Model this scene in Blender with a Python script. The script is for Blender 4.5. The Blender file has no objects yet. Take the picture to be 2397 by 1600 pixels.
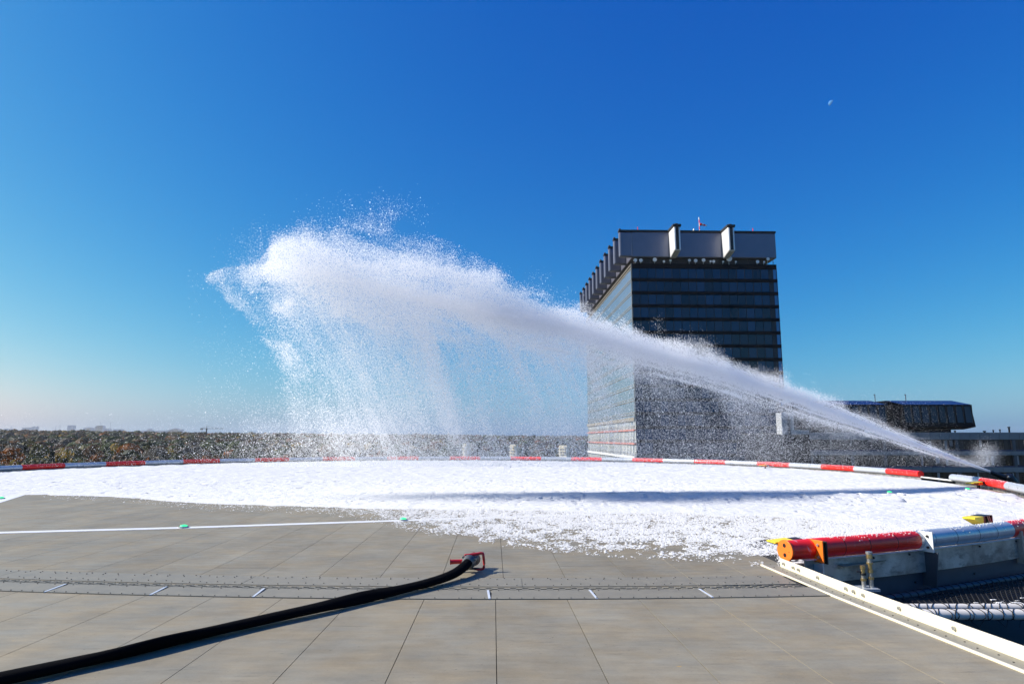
import bpy, bmesh, math, random
import numpy as np
from mathutils import Vector, Matrix
R_ = math.radians
random.seed(7); rng = np.random.default_rng(11)
S = bpy.context.scene
COL = S.collection

# ------------------------------------------------------------------ camera
F_PX, Y_HOR, H_CAM = 1520.0, 1026.0, 1.65
PITCH = math.atan((Y_HOR - 800) / F_PX)
cam = bpy.data.cameras.new('camera'); cam_o = bpy.data.objects.new('camera', cam); COL.objects.link(cam_o)
cam.sensor_width = 36; cam.lens = 36 * F_PX / 2397; cam.clip_end = 60000; cam.clip_start = .05
cam_o.location = (0, 0, H_CAM); cam_o.rotation_euler = (R_(90) + PITCH, 0, 0)
S.camera = cam_o

# ------------------------------------------------------------------ sky, sun, exposure
SUN_EL, SUN_AZ = 34.0, 2.0          # elevation; degrees beyond exact left
w = bpy.data.worlds.new('World'); S.world = w; w.use_nodes = True
nt = w.node_tree; nt.nodes.clear()
sky = nt.nodes.new('ShaderNodeTexSky'); sky.sky_type = 'NISHITA'; sky.sun_disc = False
sky.sun_elevation = R_(SUN_EL); sky.sun_rotation = R_(-90 + SUN_AZ)
sky.altitude = 120; sky.air_density = 1.0; sky.dust_density = 1.25; sky.ozone_density = 1.0
EXPO = 0.6
bg = nt.nodes.new('ShaderNodeBackground'); bg.inputs['Strength'].default_value = 0.10
wo = nt.nodes.new('ShaderNodeOutputWorld')
# the whole sky is graded like the photograph: per channel power and gain, everywhere alike
sep = nt.nodes.new('ShaderNodeSeparateColor'); cmb = nt.nodes.new('ShaderNodeCombineColor')
nt.links.new(sky.outputs[0], sep.inputs[0])
for ch, (ref, pw_, gain) in enumerate(((.76, 2.6, .66), (.71, 1.26, .64), (.319, .48, .53))):
    a_ = nt.nodes.new('ShaderNodeMath'); a_.operation = 'MULTIPLY'; a_.inputs[1].default_value = .111 / ref
    b_ = nt.nodes.new('ShaderNodeMath'); b_.operation = 'POWER'; b_.inputs[1].default_value = pw_
    c_ = nt.nodes.new('ShaderNodeMath'); c_.operation = 'MULTIPLY'; c_.inputs[1].default_value = gain * 10 / 2 ** EXPO
    nt.links.new(sep.outputs[ch], a_.inputs[0]); nt.links.new(a_.outputs[0], b_.inputs[0]); nt.links.new(b_.outputs[0], c_.inputs[0])
    d_ = nt.nodes.new('ShaderNodeMath'); d_.operation = 'MINIMUM'; d_.inputs[1].default_value = .82 * 10 / 2 ** EXPO      # the glare round the sun stays white
    nt.links.new(c_.outputs[0], d_.inputs[0]); nt.links.new(d_.outputs[0], cmb.inputs[ch])
nt.links.new(cmb.outputs[0], bg.inputs[0]); nt.links.new(bg.outputs[0], wo.inputs[0])
sl = bpy.data.lights.new('sun', 'SUN'); sl.energy = 5.0; sl.angle = R_(.53); sl.color = (1, .95, .87)
so = bpy.data.objects.new('sun', sl); COL.objects.link(so)
SUN = Vector((-math.cos(R_(SUN_EL)) * math.cos(R_(SUN_AZ)), math.cos(R_(SUN_EL)) * math.sin(R_(SUN_AZ)), math.sin(R_(SUN_EL))))
so.rotation_euler = SUN.to_track_quat('Z', 'Y').to_euler(); so.location = (-30, 0, 60)
S.view_settings.view_transform = 'Standard'; S.view_settings.look = 'None'
S.view_settings.exposure = EXPO; S.view_settings.gamma = 1
S.render.engine = 'CYCLES'; S.render.resolution_x = 1024; S.render.resolution_y = 683
S.cycles.max_bounces = 8; S.cycles.diffuse_bounces = 6; S.cycles.transparent_max_bounces = 8; S.cycles.volume_bounces = 0

# ------------------------------------------------------------------ measuring helpers (photo pixel -> place in the world)
CP, SP = math.cos(PITCH), math.sin(PITCH)
def ray(x, y):
    v = y - 800
    return (x - 1198.5), F_PX * CP + v * SP, F_PX * SP - v * CP
def G(x, y, z=0.0):                       # point on the level z
    a, b, c = ray(x, y); t = (z - H_CAM) / c
    return Vector((a * t, b * t, z))
def P(x, y, Y):                           # point at the distance Y
    a, b, c = ray(x, y); t = Y / b
    return Vector((a * t, Y, H_CAM + c * t))

# ------------------------------------------------------------------ materials
def new_mat(name):
    m = bpy.data.materials.new(name); m.use_nodes = True
    return m, m.node_tree, m.node_tree.nodes['Principled BSDF']
def mat(name, col, rough=.6, metal=0., var=.12, scale=3., bump=0., bscale=40., rand=0., spec=.5, coat=0., stretch=None, trans=0.):
    m, t, b = new_mat(name)
    L = t.links.new
    b.inputs['Roughness'].default_value = rough; b.inputs['Metallic'].default_value = metal
    b.inputs['Specular IOR Level'].default_value = spec
    if coat: b.inputs['Coat Weight'].default_value = coat; b.inputs['Coat Roughness'].default_value = .08
    tc = t.nodes.new('ShaderNodeTexCoord'); mp = t.nodes.new('ShaderNodeMapping')
    L(tc.outputs['Object'], mp.inputs[0])
    if stretch: mp.inputs['Scale'].default_value = stretch
    n = t.nodes.new('ShaderNodeTexNoise'); n.inputs['Scale'].default_value = scale; n.inputs['Detail'].default_value = 6
    n.inputs['Roughness'].default_value = .62
    L(mp.outputs[0], n.inputs['Vector'])
    mr = t.nodes.new('ShaderNodeMapRange'); mr.inputs[1].default_value = .25; mr.inputs[2].default_value = .75
    mr.inputs[3].default_value = 1 - var; mr.inputs[4].default_value = 1 + var
    L(n.outputs[0], mr.inputs[0])
    mul = t.nodes.new('ShaderNodeVectorMath'); mul.operation = 'SCALE'; mul.inputs[0].default_value = col[:3]
    out = mr.outputs[0]
    if rand:
        oi = t.nodes.new('ShaderNodeObjectInfo'); r2 = t.nodes.new('ShaderNodeMapRange')
        r2.inputs[3].default_value = 1 - rand; r2.inputs[4].default_value = 1 + rand
        L(oi.outputs['Random'], r2.inputs[0]); mm = t.nodes.new('ShaderNodeMath'); mm.operation = 'MULTIPLY'
        L(mr.outputs[0], mm.inputs[0]); L(r2.outputs[0], mm.inputs[1]); out = mm.outputs[0]
    L(out, mul.inputs['Scale']); L(mul.outputs[0], b.inputs['Base Color'])
    rr = t.nodes.new('ShaderNodeMapRange'); rr.inputs[3].default_value = max(rough - .1, .02); rr.inputs[4].default_value = min(rough + .1, 1)
    L(n.outputs[0], rr.inputs[0]); L(rr.outputs[0], b.inputs['Roughness'])
    if bump:
        n2 = t.nodes.new('ShaderNodeTexNoise'); n2.inputs['Scale'].default_value = bscale; n2.inputs['Detail'].default_value = 5
        L(mp.outputs[0], n2.inputs['Vector'])
        bp = t.nodes.new('ShaderNodeBump'); bp.inputs['Strength'].default_value = bump; bp.inputs['Distance'].default_value = .02
        L(n2.outputs[0], bp.inputs['Height']); L(bp.outputs[0], b.inputs['Normal'])
    if trans:
        tr = t.nodes.new('ShaderNodeBsdfTranslucent'); tr.inputs[0].default_value = (*col[:3], 1)
        mx = t.nodes.new('ShaderNodeMixShader'); mx.inputs[0].default_value = trans
        L(b.outputs[0], mx.inputs[1]); L(tr.outputs[0], mx.inputs[2]); L(mx.outputs[0], t.nodes['Material Output'].inputs[0])
    return m

def smear(m, col, lo, hi, amt, sc=(6, 6, 2.2)):
    t = m.node_tree; L = t.links.new; b = t.nodes['Principled BSDF']; src = b.inputs['Base Color'].links[0].from_socket
    g = t.nodes.new('ShaderNodeNewGeometry'); mp = t.nodes.new('ShaderNodeMapping'); mp.inputs['Scale'].default_value = sc; L(g.outputs['Position'], mp.inputs[0])
    n = t.nodes.new('ShaderNodeTexNoise'); n.inputs['Scale'].default_value = 1.6; n.inputs['Detail'].default_value = 6; n.inputs['Roughness'].default_value = .7; L(mp.outputs[0], n.inputs['Vector'])
    r = t.nodes.new('ShaderNodeMapRange'); r.inputs[1].default_value = lo; r.inputs[2].default_value = hi; r.inputs[4].default_value = amt; L(n.outputs[0], r.inputs[0])
    x = t.nodes.new('ShaderNodeMix'); x.data_type = 'RGBA'; L(src, x.inputs[6]); x.inputs[7].default_value = (*col, 1); L(r.outputs[0], x.inputs[0]); L(x.outputs[2], b.inputs['Base Color'])
def deck_mat(name, base, rand=.06):
    """worn, sealed deck plating: broad stains, streaks along the drag direction, dark scuffs, ochre drips"""
    m, t, b = new_mat(name); L = t.links.new
    g = t.nodes.new('ShaderNodeNewGeometry')
    def noise(scale, sc=(1, 1, 1), det=5, ro=.6):
        mp = t.nodes.new('ShaderNodeMapping'); mp.inputs['Scale'].default_value = sc; L(g.outputs['Position'], mp.inputs[0])
        n = t.nodes.new('ShaderNodeTexNoise'); n.inputs['Scale'].default_value = scale; n.inputs['Detail'].default_value = det
        n.inputs['Roughness'].default_value = ro; L(mp.outputs[0], n.inputs['Vector']); return n.outputs[0]
    def rng_(sock, a, c, lo, hi):
        r = t.nodes.new('ShaderNodeMapRange'); r.inputs[1].default_value = a; r.inputs[2].default_value = c
        r.inputs[3].default_value = lo; r.inputs[4].default_value = hi; L(sock, r.inputs[0]); return r.outputs[0]
    def mul(a, c):
        n = t.nodes.new('ShaderNodeMath'); n.operation = 'MULTIPLY'; L(a, n.inputs[0]); L(c, n.inputs[1]); return n.outputs[0]
    broad = rng_(noise(1.1, (1, .8, 1), 8, .68), .3, .7, .80, 1.18)
    streak = rng_(noise(2.2, (1.0, 4.5, 1), 5), .3, .7, .9, 1.1)
    grain = rng_(noise(60, (1, 1, 1), 3), .3, .7, .95, 1.05)
    scuff = rng_(noise(3.5, (.55, 5, 1), 6, .7), .60, .74, 1, .55)
    speck = rng_(noise(26, (1, 1.5, 1), 2), .70, .76, 1, .45)
    oi = t.nodes.new('ShaderNodeObjectInfo'); rr = rng_(oi.outputs['Random'], 0, 1, 1 - rand, 1 + rand)
    f = mul(mul(mul(mul(mul(broad, streak), grain), scuff), speck), rr)
    hue = t.nodes.new('ShaderNodeMix'); hue.data_type = 'RGBA'
    hue.inputs[6].default_value = (*base, 1); hue.inputs[7].default_value = (base[0] * 1.08, base[1] * .98, base[2] * .84, 1)
    L(rng_(noise(1.4, (1, 1.4, 1), 5), .38, .66, 0, 1), hue.inputs[0])
    och = t.nodes.new('ShaderNodeMix'); och.data_type = 'RGBA'; och.inputs[7].default_value = (.42, .26, .05, 1)
    L(hue.outputs[2], och.inputs[6]); L(rng_(noise(5.5, (1, 2.4, 1), 2), .755, .80, 0, .7), och.inputs[0])
    sc = t.nodes.new('ShaderNodeVectorMath'); sc.operation = 'SCALE'; L(och.outputs[2], sc.inputs[0]); L(f, sc.inputs['Scale'])
    L(sc.outputs[0], b.inputs['Base Color'])
    L(rng_(noise(4, (1, 2, 1)), .3, .7, .5, .72), b.inputs['Roughness']); b.inputs['Specular IOR Level'].default_value = .35
    bp = t.nodes.new('ShaderNodeBump'); bp.inputs['Strength'].default_value = .25; bp.inputs['Distance'].default_value = .004
    L(noise(90, (1, 1, 1), 3), bp.inputs['Height']); L(bp.outputs[0], b.inputs['Normal'])
    return m

M = {}
M['deck'] = deck_mat('deck plating', (.212, .194, .148), .05)
M['platform'] = deck_mat('platform plating', (.232, .211, .160), .04)
M['joint'] = mat('dark joint', (.03, .028, .025), .9)
M['bolt_dark'] = mat('dull bolt', (.085, .08, .07), .6)
M['hinge'] = mat('hinge plate metal', (.208, .190, .145), .55, .0, .12, 6, .1, 60)
M['white_paint'] = mat('white marking paint', (.66, .67, .69), .6, 0, .08, 12, .1, 80)
M['bare_white'] = mat('bright bar', (.52, .56, .62), .4, 0, .05)
M['cream'] = mat('cream painted angle', (.70, .64, .48), .45, 0, .05, 4)
M['cream_plate'] = mat('edge plate', (.225, .212, .172), .55, 0, .12, 5, .1, 60)
M['steel'] = mat('galvanised bolt', (.42, .42, .40), .35, .7, .15, 20)
M['red'] = mat('red paint', (.90, .016, .006), .38, 0, .16, 5, .03, 30, coat=.1)
M['orange'] = mat('sunlit red and orange paint', (.86, .165, .010), .42, 0, .06, 6)  # on rail cap and flange: the red paint with strong sun put into its hue
M['silver'] = mat('silver grey paint', (.50, .53, .57), .30, .35, .08, 5, .02, 30, coat=.2)
M['flange_white'] = mat('white flange', (.78, .77, .74), .45, 0, .06, 8)
M['kick'] = mat('weathered plate with painted reflections', (.42, .41, .39), .42, .55, .6, 2.6, .35, 6, stretch=(1, 1, 1))  # strong tone variation paints mottled reflections as well as weathering
M['kick_side'] = mat('dark blue grey beam', (.055, .065, .085), .55, .1, .2, 4)
M['navy'] = mat('navy painted steel', (.030, .038, .055), .5, .1, .2, 4)  # dark tone includes the shade on the rear net frame tube
M['tube_white'] = mat('off white frame tube', (.66, .62, .57), .5, 0, .1, 5)
M['rope'] = mat('black rope', (.012, .012, .013), .85)
M['brass'] = mat('brass fitting', (.62, .47, .22), .32, .9, .2, 30)
M['yellow'] = mat('yellow lamp paint', (.82, .62, .03), .45, 0, .12, 12)
M['black'] = mat('black plastic', (.014, .014, .016), .45, 0, .2, 10)
M['hole'] = mat('hole black', (.004, .004, .004), .9)
M['hose'] = mat('black hose rubber', (.004, .004, .005), .9, 0, .25, 8, .2, 120, spec=.03)
M['coupling'] = mat('grey alloy coupling', (.13, .13, .13), .45, .5, .2, 18)
M['nozzle_red'] = mat('red enamel', (.50, .010, .012), .35, 0, .15, 14, coat=.3)
M['roof'] = mat('dark roof felt', (.045, .047, .052), .85, 0, .35, .6, .2, 8)
M['blockwall'] = mat('grey facade panel', (.26, .26, .26), .6, 0, .1, .3)
M['foam'] = mat('white foam', (.66, .66, .65), .75, 0, .16, 10, 1.0, 30, spec=.2)
M['flake_deck'] = mat('loose foam', (.72, .72, .71), .8, 0, .0, 5, spec=.2, trans=.15)
M['flake'] = mat('foam flakes', (.97, .97, .97), .8, 0, .0, 5, spec=.2, trans=.45)
M['alu'] = mat('aluminium cladding', (.17, .175, .225), .36, .45, .06, .4, .02, 2)
M['alu_sunlit'] = mat('sunlit cladding', (.72, .72, .72), .45, .3, .04, .5)  # lighter copy of the cladding, sunlight on the front fins put into its tone
M['coping'] = mat('dark coping', (.018, .018, .02), .6)
M['spandrel'] = mat('dark spandrel', (.006, .0065, .009), .6, 0, .2, .8, spec=.12)
M['mullion'] = mat('dark mullion', (.014, .018, .026), .4)
M['beige_line'] = mat('beige facade rail', (.27, .235, .185), .5, .2, .1, .8)
M['red_line'] = mat('rust red rail', (.45, .16, .12), .6, 0, .1, .8)
M['pale'] = mat('pale concrete', (.62, .62, .60), .7, 0, .08, .5)
M['stair'] = mat('grey render', (.30, .31, .33), .7, 0, .08, .5)
M['dark_int'] = mat('dark plant room', (.05, .043, .04), .8)
M['dish'] = mat('white dish', (.78, .76, .72), .5)
M['slab'] = mat('grey parapet panel', (.15, .175, .205), .5, .2, .08, .6, rand=.06)
M['bluemetal'] = mat('blue sheet metal roof', (.030, .045, .12), .22, .5, .1, .6)
M['bark'] = mat('bark', (.06, .048, .038), .9)
M['moon'] = mat('moon rock', (.075, .21, .44), .9, spec=0.)
smear(M['red'], (.55, .42, .50), .60, .68, .75); smear(M['silver'], (.72, .74, .78), .56, .66, .6); smear(M['kick'], (.16, .155, .15), .50, .62, .7, (1.5, 1.5, 4)); smear(M['cream'], (.50, .44, .33), .62, .74, .5, (2, 2, 6))
def glass(name, col, rough=.04, spec=.5, rand=.35, metal=0.):
    m, t, b = new_mat(name); L = t.links.new
    oi = t.nodes.new('ShaderNodeObjectInfo'); mr = t.nodes.new('ShaderNodeMapRange')
    mr.inputs[3].default_value = 1 - rand; mr.inputs[4].default_value = 1 + rand; L(oi.outputs['Random'], mr.inputs[0])
    v = t.nodes.new('ShaderNodeVectorMath'); v.operation = 'SCALE'; v.inputs[0].default_value = col; L(mr.outputs[0], v.inputs['Scale'])
    L(v.outputs[0], b.inputs['Base Color']); b.inputs['Roughness'].default_value = rough; b.inputs['Specular IOR Level'].default_value = spec
    b.inputs['Metallic'].default_value = metal
    n = t.nodes.new('ShaderNodeTexNoise'); n.inputs['Scale'].default_value = .35
    tc = t.nodes.new('ShaderNodeTexCoord'); L(tc.outputs['Object'], n.inputs['Vector'])
    bp = t.nodes.new('ShaderNodeBump'); bp.inputs['Strength'].default_value = .03; bp.inputs['Distance'].default_value = .05
    L(n.outputs[0], bp.inputs['Height']); L(bp.outputs[0], b.inputs['Normal'])
    return m
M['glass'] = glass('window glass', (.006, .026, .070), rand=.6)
M['glass_corner'] = glass('sky tinted corner glass', (.05, .20, .42), rand=.2)  # opaque; the sky seen through the corner is put into its colour
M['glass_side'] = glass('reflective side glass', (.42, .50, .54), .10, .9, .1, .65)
M['glass_pav'] = glass('dark pavilion glass', (.022, .032, .055), .15, .3, .3)
M['glass_low'] = glass('low wing glass', (.02, .022, .028), .08, .5, .6)
M['curtain'] = mat('pale blind', (.20, .21, .23), .8, rand=.5)
def emit(name, col, st):
    m, t, b = new_mat(name); b.inputs['Base Color'].default_value = (*col, 1)
    b.inputs['Emission Color'].default_value = (*col, 1); b.inputs['Emission Strength'].default_value = st; return m
M['green_lamp'] = emit('lit green lens', (.03, .85, .22), 1.0)
LEAF = {}
for k, c in dict(green=(.050, .068, .022), olive=(.085, .082, .028), rust=(.20, .070, .014), gold=(.27, .18, .022),
                 brown=(.115, .065, .030), dark=(.024, .036, .020), grey=(.075, .066, .050)).items():
    LEAF[k] = mat('leaves ' + k, c, .7, 0, .35, .5, spec=.2, trans=.25)

# ------------------------------------------------------------------ object helpers
def link(o, parent=None):
    COL.objects.link(o)
    if parent is not None: o.parent = parent
    return o
def tag(o, label=None, cat=None, group=None, kind=None):
    if label: o['label'] = label
    if cat: o['category'] = cat
    if group: o['group'] = group
    if kind: o['kind'] = kind
    return o
def thing(name, label, cat, loc=(0, 0, 0), rz=0., group=None):
    o = bpy.data.objects.new(name, None); o.location = loc; o.rotation_euler = (0, 0, rz); o.empty_display_size = .2
    link(o); return tag(o, label, cat, group)
def copy_tree(o, parent=None):
    c = o.copy(); link(c, parent)
    for ch in list(o.children): copy_tree(ch, c)
    return c
class MB:
    def __init__(s): s.v = []; s.f = []
    def add(s, vs, fs):
        k = len(s.v); s.v += [tuple(v) for v in vs]; s.f += [tuple(i + k for i in f) for f in fs]; return s
    def box(s, a, b, mtx=None):
        x0, y0, z0 = a; x1, y1, z1 = b
        vs = [(x0, y0, z0), (x1, y0, z0), (x1, y1, z0), (x0, y1, z0), (x0, y0, z1), (x1, y0, z1), (x1, y1, z1), (x0, y1, z1)]
        if mtx is not None: vs = [mtx @ Vector(v) for v in vs]
        return s.add(vs, [(3, 2, 1, 0), (4, 5, 6, 7), (0, 1, 5, 4), (1, 2, 6, 5), (2, 3, 7, 6), (3, 0, 4, 7)])
    def prism(s, poly, z0, z1):
        n = len(poly); vs = [(p[0], p[1], z0) for p in poly] + [(p[0], p[1], z1) for p in poly]
        return s.add(vs, [tuple(range(n - 1, -1, -1)), tuple(range(n, 2 * n))] + [(i, (i + 1) % n, n + (i + 1) % n, n + i) for i in range(n)])
    def tube(s, pts, r, n=12, cap=True, flat=1.0, up=Vector((0, 0, 1))):
        pts = [Vector(p) for p in pts]; k = len(pts); rs = r if hasattr(r, '__len__') else [r] * k
        vs = []
        for i, p in enumerate(pts):
            d = (pts[min(i + 1, k - 1)] - pts[max(i - 1, 0)]).normalized()
            a = d.cross(up);  a = a.normalized() if a.length > 1e-4 else Vector((1, 0, 0)); b = a.cross(d).normalized()
            for j in range(n):
                t = 2 * math.pi * j / n
                vs.append(p + a * (rs[i] * math.cos(t)) + b * (rs[i] * flat * math.sin(t)))
        fs = [(i * n + j, i * n + (j + 1) % n, (i + 1) * n + (j + 1) % n, (i + 1) * n + j) for i in range(k - 1) for j in range(n)]
        if cap: fs += [tuple(range(n - 1, -1, -1)), tuple((k - 1) * n + j for j in range(n))]
        return s.add(vs, fs)
    def cyl(s, a, b, r, n=12, r2=None): return s.tube([a, b], [r, r if r2 is None else r2], n, up=Vector((.13, .21, .97)))
    def build(s, name, m, parent=None, smooth=False, bevel=0.):
        me = bpy.data.meshes.new(name); me.from_pydata(s.v, [], s.f)
        bm = bmesh.new(); bm.from_mesh(me); bmesh.ops.recalc_face_normals(bm, faces=bm.faces); bm.to_mesh(me); bm.free()
        me.materials.append(m)
        if smooth:
            me.polygons.foreach_set('use_smooth', [True] * len(me.polygons)); me.set_sharp_from_angle(angle=R_(40))
        o = bpy.data.objects.new(name, me); link(o, parent)
        if bevel:
            bv = o.modifiers.new('bevel', 'BEVEL'); bv.width = bevel; bv.segments = 2; bv.limit_method = 'ANGLE'
        return o
def share(o, name=None, parent=None, loc=None, rz=None, mat_=None):
    c = o.copy(); c.name = name or o.name.split('.')[0]; link(c)
    c.parent = parent
    if loc is not None: c.location = loc
    if rz is not None: c.rotation_euler = (0, 0, rz)
    return c
def clip(poly, n, d):                      # keep n.p <= d
    out = []
    for i in range(len(poly)):
        a, b = poly[i], poly[(i + 1) % len(poly)]; da = n[0] * a[0] + n[1] * a[1] - d; db = n[0] * b[0] + n[1] * b[1] - d
        if da <= 0: out.append(a)
        if (da < 0 < db) or (db < 0 < da):
            t = da / (da - db); out.append((a[0] + (b[0] - a[0]) * t, a[1] + (b[1] - a[1]) * t))
    return out
def vnoise(x, y, seed=0):
    """smooth value noise, vectorised"""
    xi = np.floor(x).astype(np.int64); yi = np.floor(y).astype(np.int64); fx = x - xi; fy = y - yi
    fx = fx * fx * (3 - 2 * fx); fy = fy * fy * (3 - 2 * fy)
    def h(a, b):
        n = (a * 374761393 + b * 668265263 + seed * 974634777) & 0x7fffffff
        n = ((n ^ (n >> 13)) * 1274126177) & 0x7fffffff
        return ((n ^ (n >> 16)) & 0xffff) / 65535.
    return (h(xi, yi) * (1 - fx) + h(xi + 1, yi) * fx) * (1 - fy) + (h(xi, yi + 1) * (1 - fx) + h(xi + 1, yi + 1) * fx) * fy
def fbm(x, y, oct=4, seed=0):
    s = 0; a = .5; tot = 0
    for i in range(oct):
        s = s + a * vnoise(x * 2 ** i + 17.3 * i, y * 2 ** i - 9.1 * i, seed + i); tot += a; a *= .55
    return s / tot
def np_mesh(name, v, f, m, parent=None):
    me = bpy.data.meshes.new(name); n = len(f); k = f.shape[1]
    me.vertices.add(len(v)); me.vertices.foreach_set('co', np.ascontiguousarray(v, np.float32).ravel())
    me.loops.add(n * k); me.loops.foreach_set('vertex_index', np.ascontiguousarray(f, np.int32).ravel())
    me.polygons.add(n); me.polygons.foreach_set('loop_start', np.arange(0, n * k, k, dtype=np.int32))
    me.update(calc_edges=True); me.materials.append(m)
    o = bpy.data.objects.new(name, me); link(o, parent); return o
_pt_group = None
def points_object(name, pos, rad, m, parent=None):
    """a cloud of round flakes (Mesh to Points with a radius per point)"""
    global _pt_group
    me = bpy.data.meshes.new(name); me.vertices.add(len(pos)); me.vertices.foreach_set('co', np.ascontiguousarray(pos, np.float32).ravel())
    a = me.attributes.new('size', 'FLOAT', 'POINT'); a.data.foreach_set('value', np.ascontiguousarray(rad, np.float32))
    me.materials.append(m)
    o = bpy.data.objects.new(name, me); link(o, parent)
    g = bpy.data.node_groups.new(name + ' points', 'GeometryNodeTree')
    g.interface.new_socket('Geometry', in_out='INPUT', socket_type='NodeSocketGeometry')
    g.interface.new_socket('Geometry', in_out='OUTPUT', socket_type='NodeSocketGeometry')
    i = g.nodes.new('NodeGroupInput'); q = g.nodes.new('NodeGroupOutput'); mp = g.nodes.new('GeometryNodeMeshToPoints')
    na = g.nodes.new('GeometryNodeInputNamedAttribute'); na.data_type = 'FLOAT'; na.inputs[0].default_value = 'size'
    sm = g.nodes.new('GeometryNodeSetMaterial'); sm.inputs['Material'].default_value = m
    g.links.new(i.outputs[0], mp.inputs['Mesh']); g.links.new(na.outputs[0], mp.inputs['Radius'])
    g.links.new(mp.outputs[0], sm.inputs[0]); g.links.new(sm.outputs[0], q.inputs[0])
    md = o.modifiers.new('points', 'NODES'); md.node_group = g
    return o

# ================================================================== TERRAIN
def hill(x, y):
    d = np.hypot(x, y); az = np.arctan2(x, np.maximum(y, 1e-3))
    s = np.clip((d - 330) / 2100, 0, 1); s = s * s * (3 - 2 * s)
    top = 27 - 17 * np.clip((np.degrees(az) + 38) / 50, 0, 1)
    back = np.clip((d - 2900) / 1500, 0, 1)
    return -22 + s * top * (1 - .75 * back) + 5 * s * (fbm(x / 420 + 3, y / 420 + 8, 3, 5) - .5)
rr = np.concatenate([[0], np.geomspace(12, 9000, 90)]); na = 180
th = np.linspace(0, 2 * np.pi, na, endpoint=False)
gx = (rr[:, None] * np.sin(th)).ravel(); gy = (rr[:, None] * np.cos(th)).ravel()
gv = np.c_[gx, gy, hill(gx, gy)]
gf = np.array([(i * na + j, (i + 1) * na + j, (i + 1) * na + (j + 1) % na, i * na + (j + 1) % na) for i in range(len(rr) - 1) for j in range(na)])
M['ground'] = mat('meadow and soil', (.07, .075, .035), .9, 0, .35, .02)
tag(np_mesh('ground', gv, gf, M['ground']), kind='structure')

# ================================================================== HELIPAD DECK
CX, CY, RAD = -4.25, 28.25, 21.0
OFF_A, OFF_R = [-69, -66, -60, -54, -47, -40, -32, -24], [0, .03, .19, .40, .52, .45, .18, 0]     # the near rail runs straighter than the circle
def ring(deg, r=RAD, z=0.):
    deg = (deg + 180) % 360 - 180
    if -69 < deg < -24: r += float(np.interp(deg, OFF_A, OFF_R))
    return Vector((CX + r * math.cos(R_(deg)), CY + r * math.sin(R_(deg)), z))
# hinge strip front line, as a shallow curve  Y = a + bX + cX^2
hp = [G(x, y) for x, y in ((0, 1384), (330, 1391), (900, 1402), (1150, 1403), (1500, 1401.5), (1940, 1394))]
HC = np.polyfit([p.x for p in hp], [p.y for p in hp], 2)
def hy(x): return float(np.polyval(HC, x))
def hs_(x): return float(2 * HC[0] * x + HC[1])
EA, EB, EC = G(1782, 1323), G(1942, 1391), G(2397, 1574, .045)       # inner edge of the cream angle
def edge_n(a, b):                            # half plane left of the line a->b (towards -X)
    d = (b - a); n = Vector((-d.y, d.x)); n.normalize()
    if n.x < 0: n = -n
    return (n.x, n.y), n.x * a.x + n.y * a.y
E1 = edge_n(EC.xy.to_3d(), EA.xy.to_3d())
DIRA = math.atan2(1155 - 1198.5, F_PX / CP)       # planks run along this heading
ux, uy = math.sin(DIRA), math.cos(DIRA)           # along plank
PW = .742
def plank(u0, u1, v0, v1): return [(u * uy + v * ux, -u * ux + v * uy) for u, v in ((u0, v0), (u1, v0), (u1, v1), (u0, v1))]
p0 = G(1160, 1403); U0 = p0.x * uy - p0.y * ux     # a joint passes here

deck = MB().prism([tuple(ring(a, RAD - .05).xy) for a in range(0, 360, 3)], -.30, -.012).build('helipad_deck', M['joint'])
tag(deck, kind='structure')
circ = [((math.cos(R_(a)), math.sin(R_(a))), CX * math.cos(R_(a)) + CY * math.sin(R_(a)) + RAD - .06 + float(np.interp(a - 360, OFF_A, OFF_R))) for a in list(range(180, 262, 4)) + list(range(300, 360, 4))]
GAP = .006
cnt = 0
for k in range(-34, 24):
    u = U0 + (k + .13) * PW
    v = .4 + 2.1 * ((k * 7) % 3)
    while v < 23:
        v1 = v + 6.3
        pl = plank(u + GAP / 2, u + PW - GAP / 2, v + GAP / 2, v1 - GAP / 2)
        cxm = sum(q[0] for q in pl) / 4
        pl = clip(pl, (hs_(cxm), -1), hs_(cxm) * cxm - hy(cxm) - .30)
        for n, d in circ:
            if len(pl) > 2: pl = clip(pl, n, d)
        if len(pl) > 2 and min(q[1] for q in pl) < 8.6 and max(q[0] for q in pl) > 2.5: pl = clip(pl, *E1)
        v = v1
        if len(pl) < 3: continue
        if max(q[0] for q in pl) < -20: continue
        MB().prism(pl, -.010, 0.).build('deck_panel', M['deck'], deck); cnt += 1
# outer, foam covered part of the deck: one sheet below the foam
MB().prism([q for q in (lambda: clip([tuple(ring(a, RAD - .06).xy) for a in range(0, 360, 3)], (0, -1), -20.0))()], -.012, -.006).build('deck_sheet', M['deck'], deck)

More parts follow.
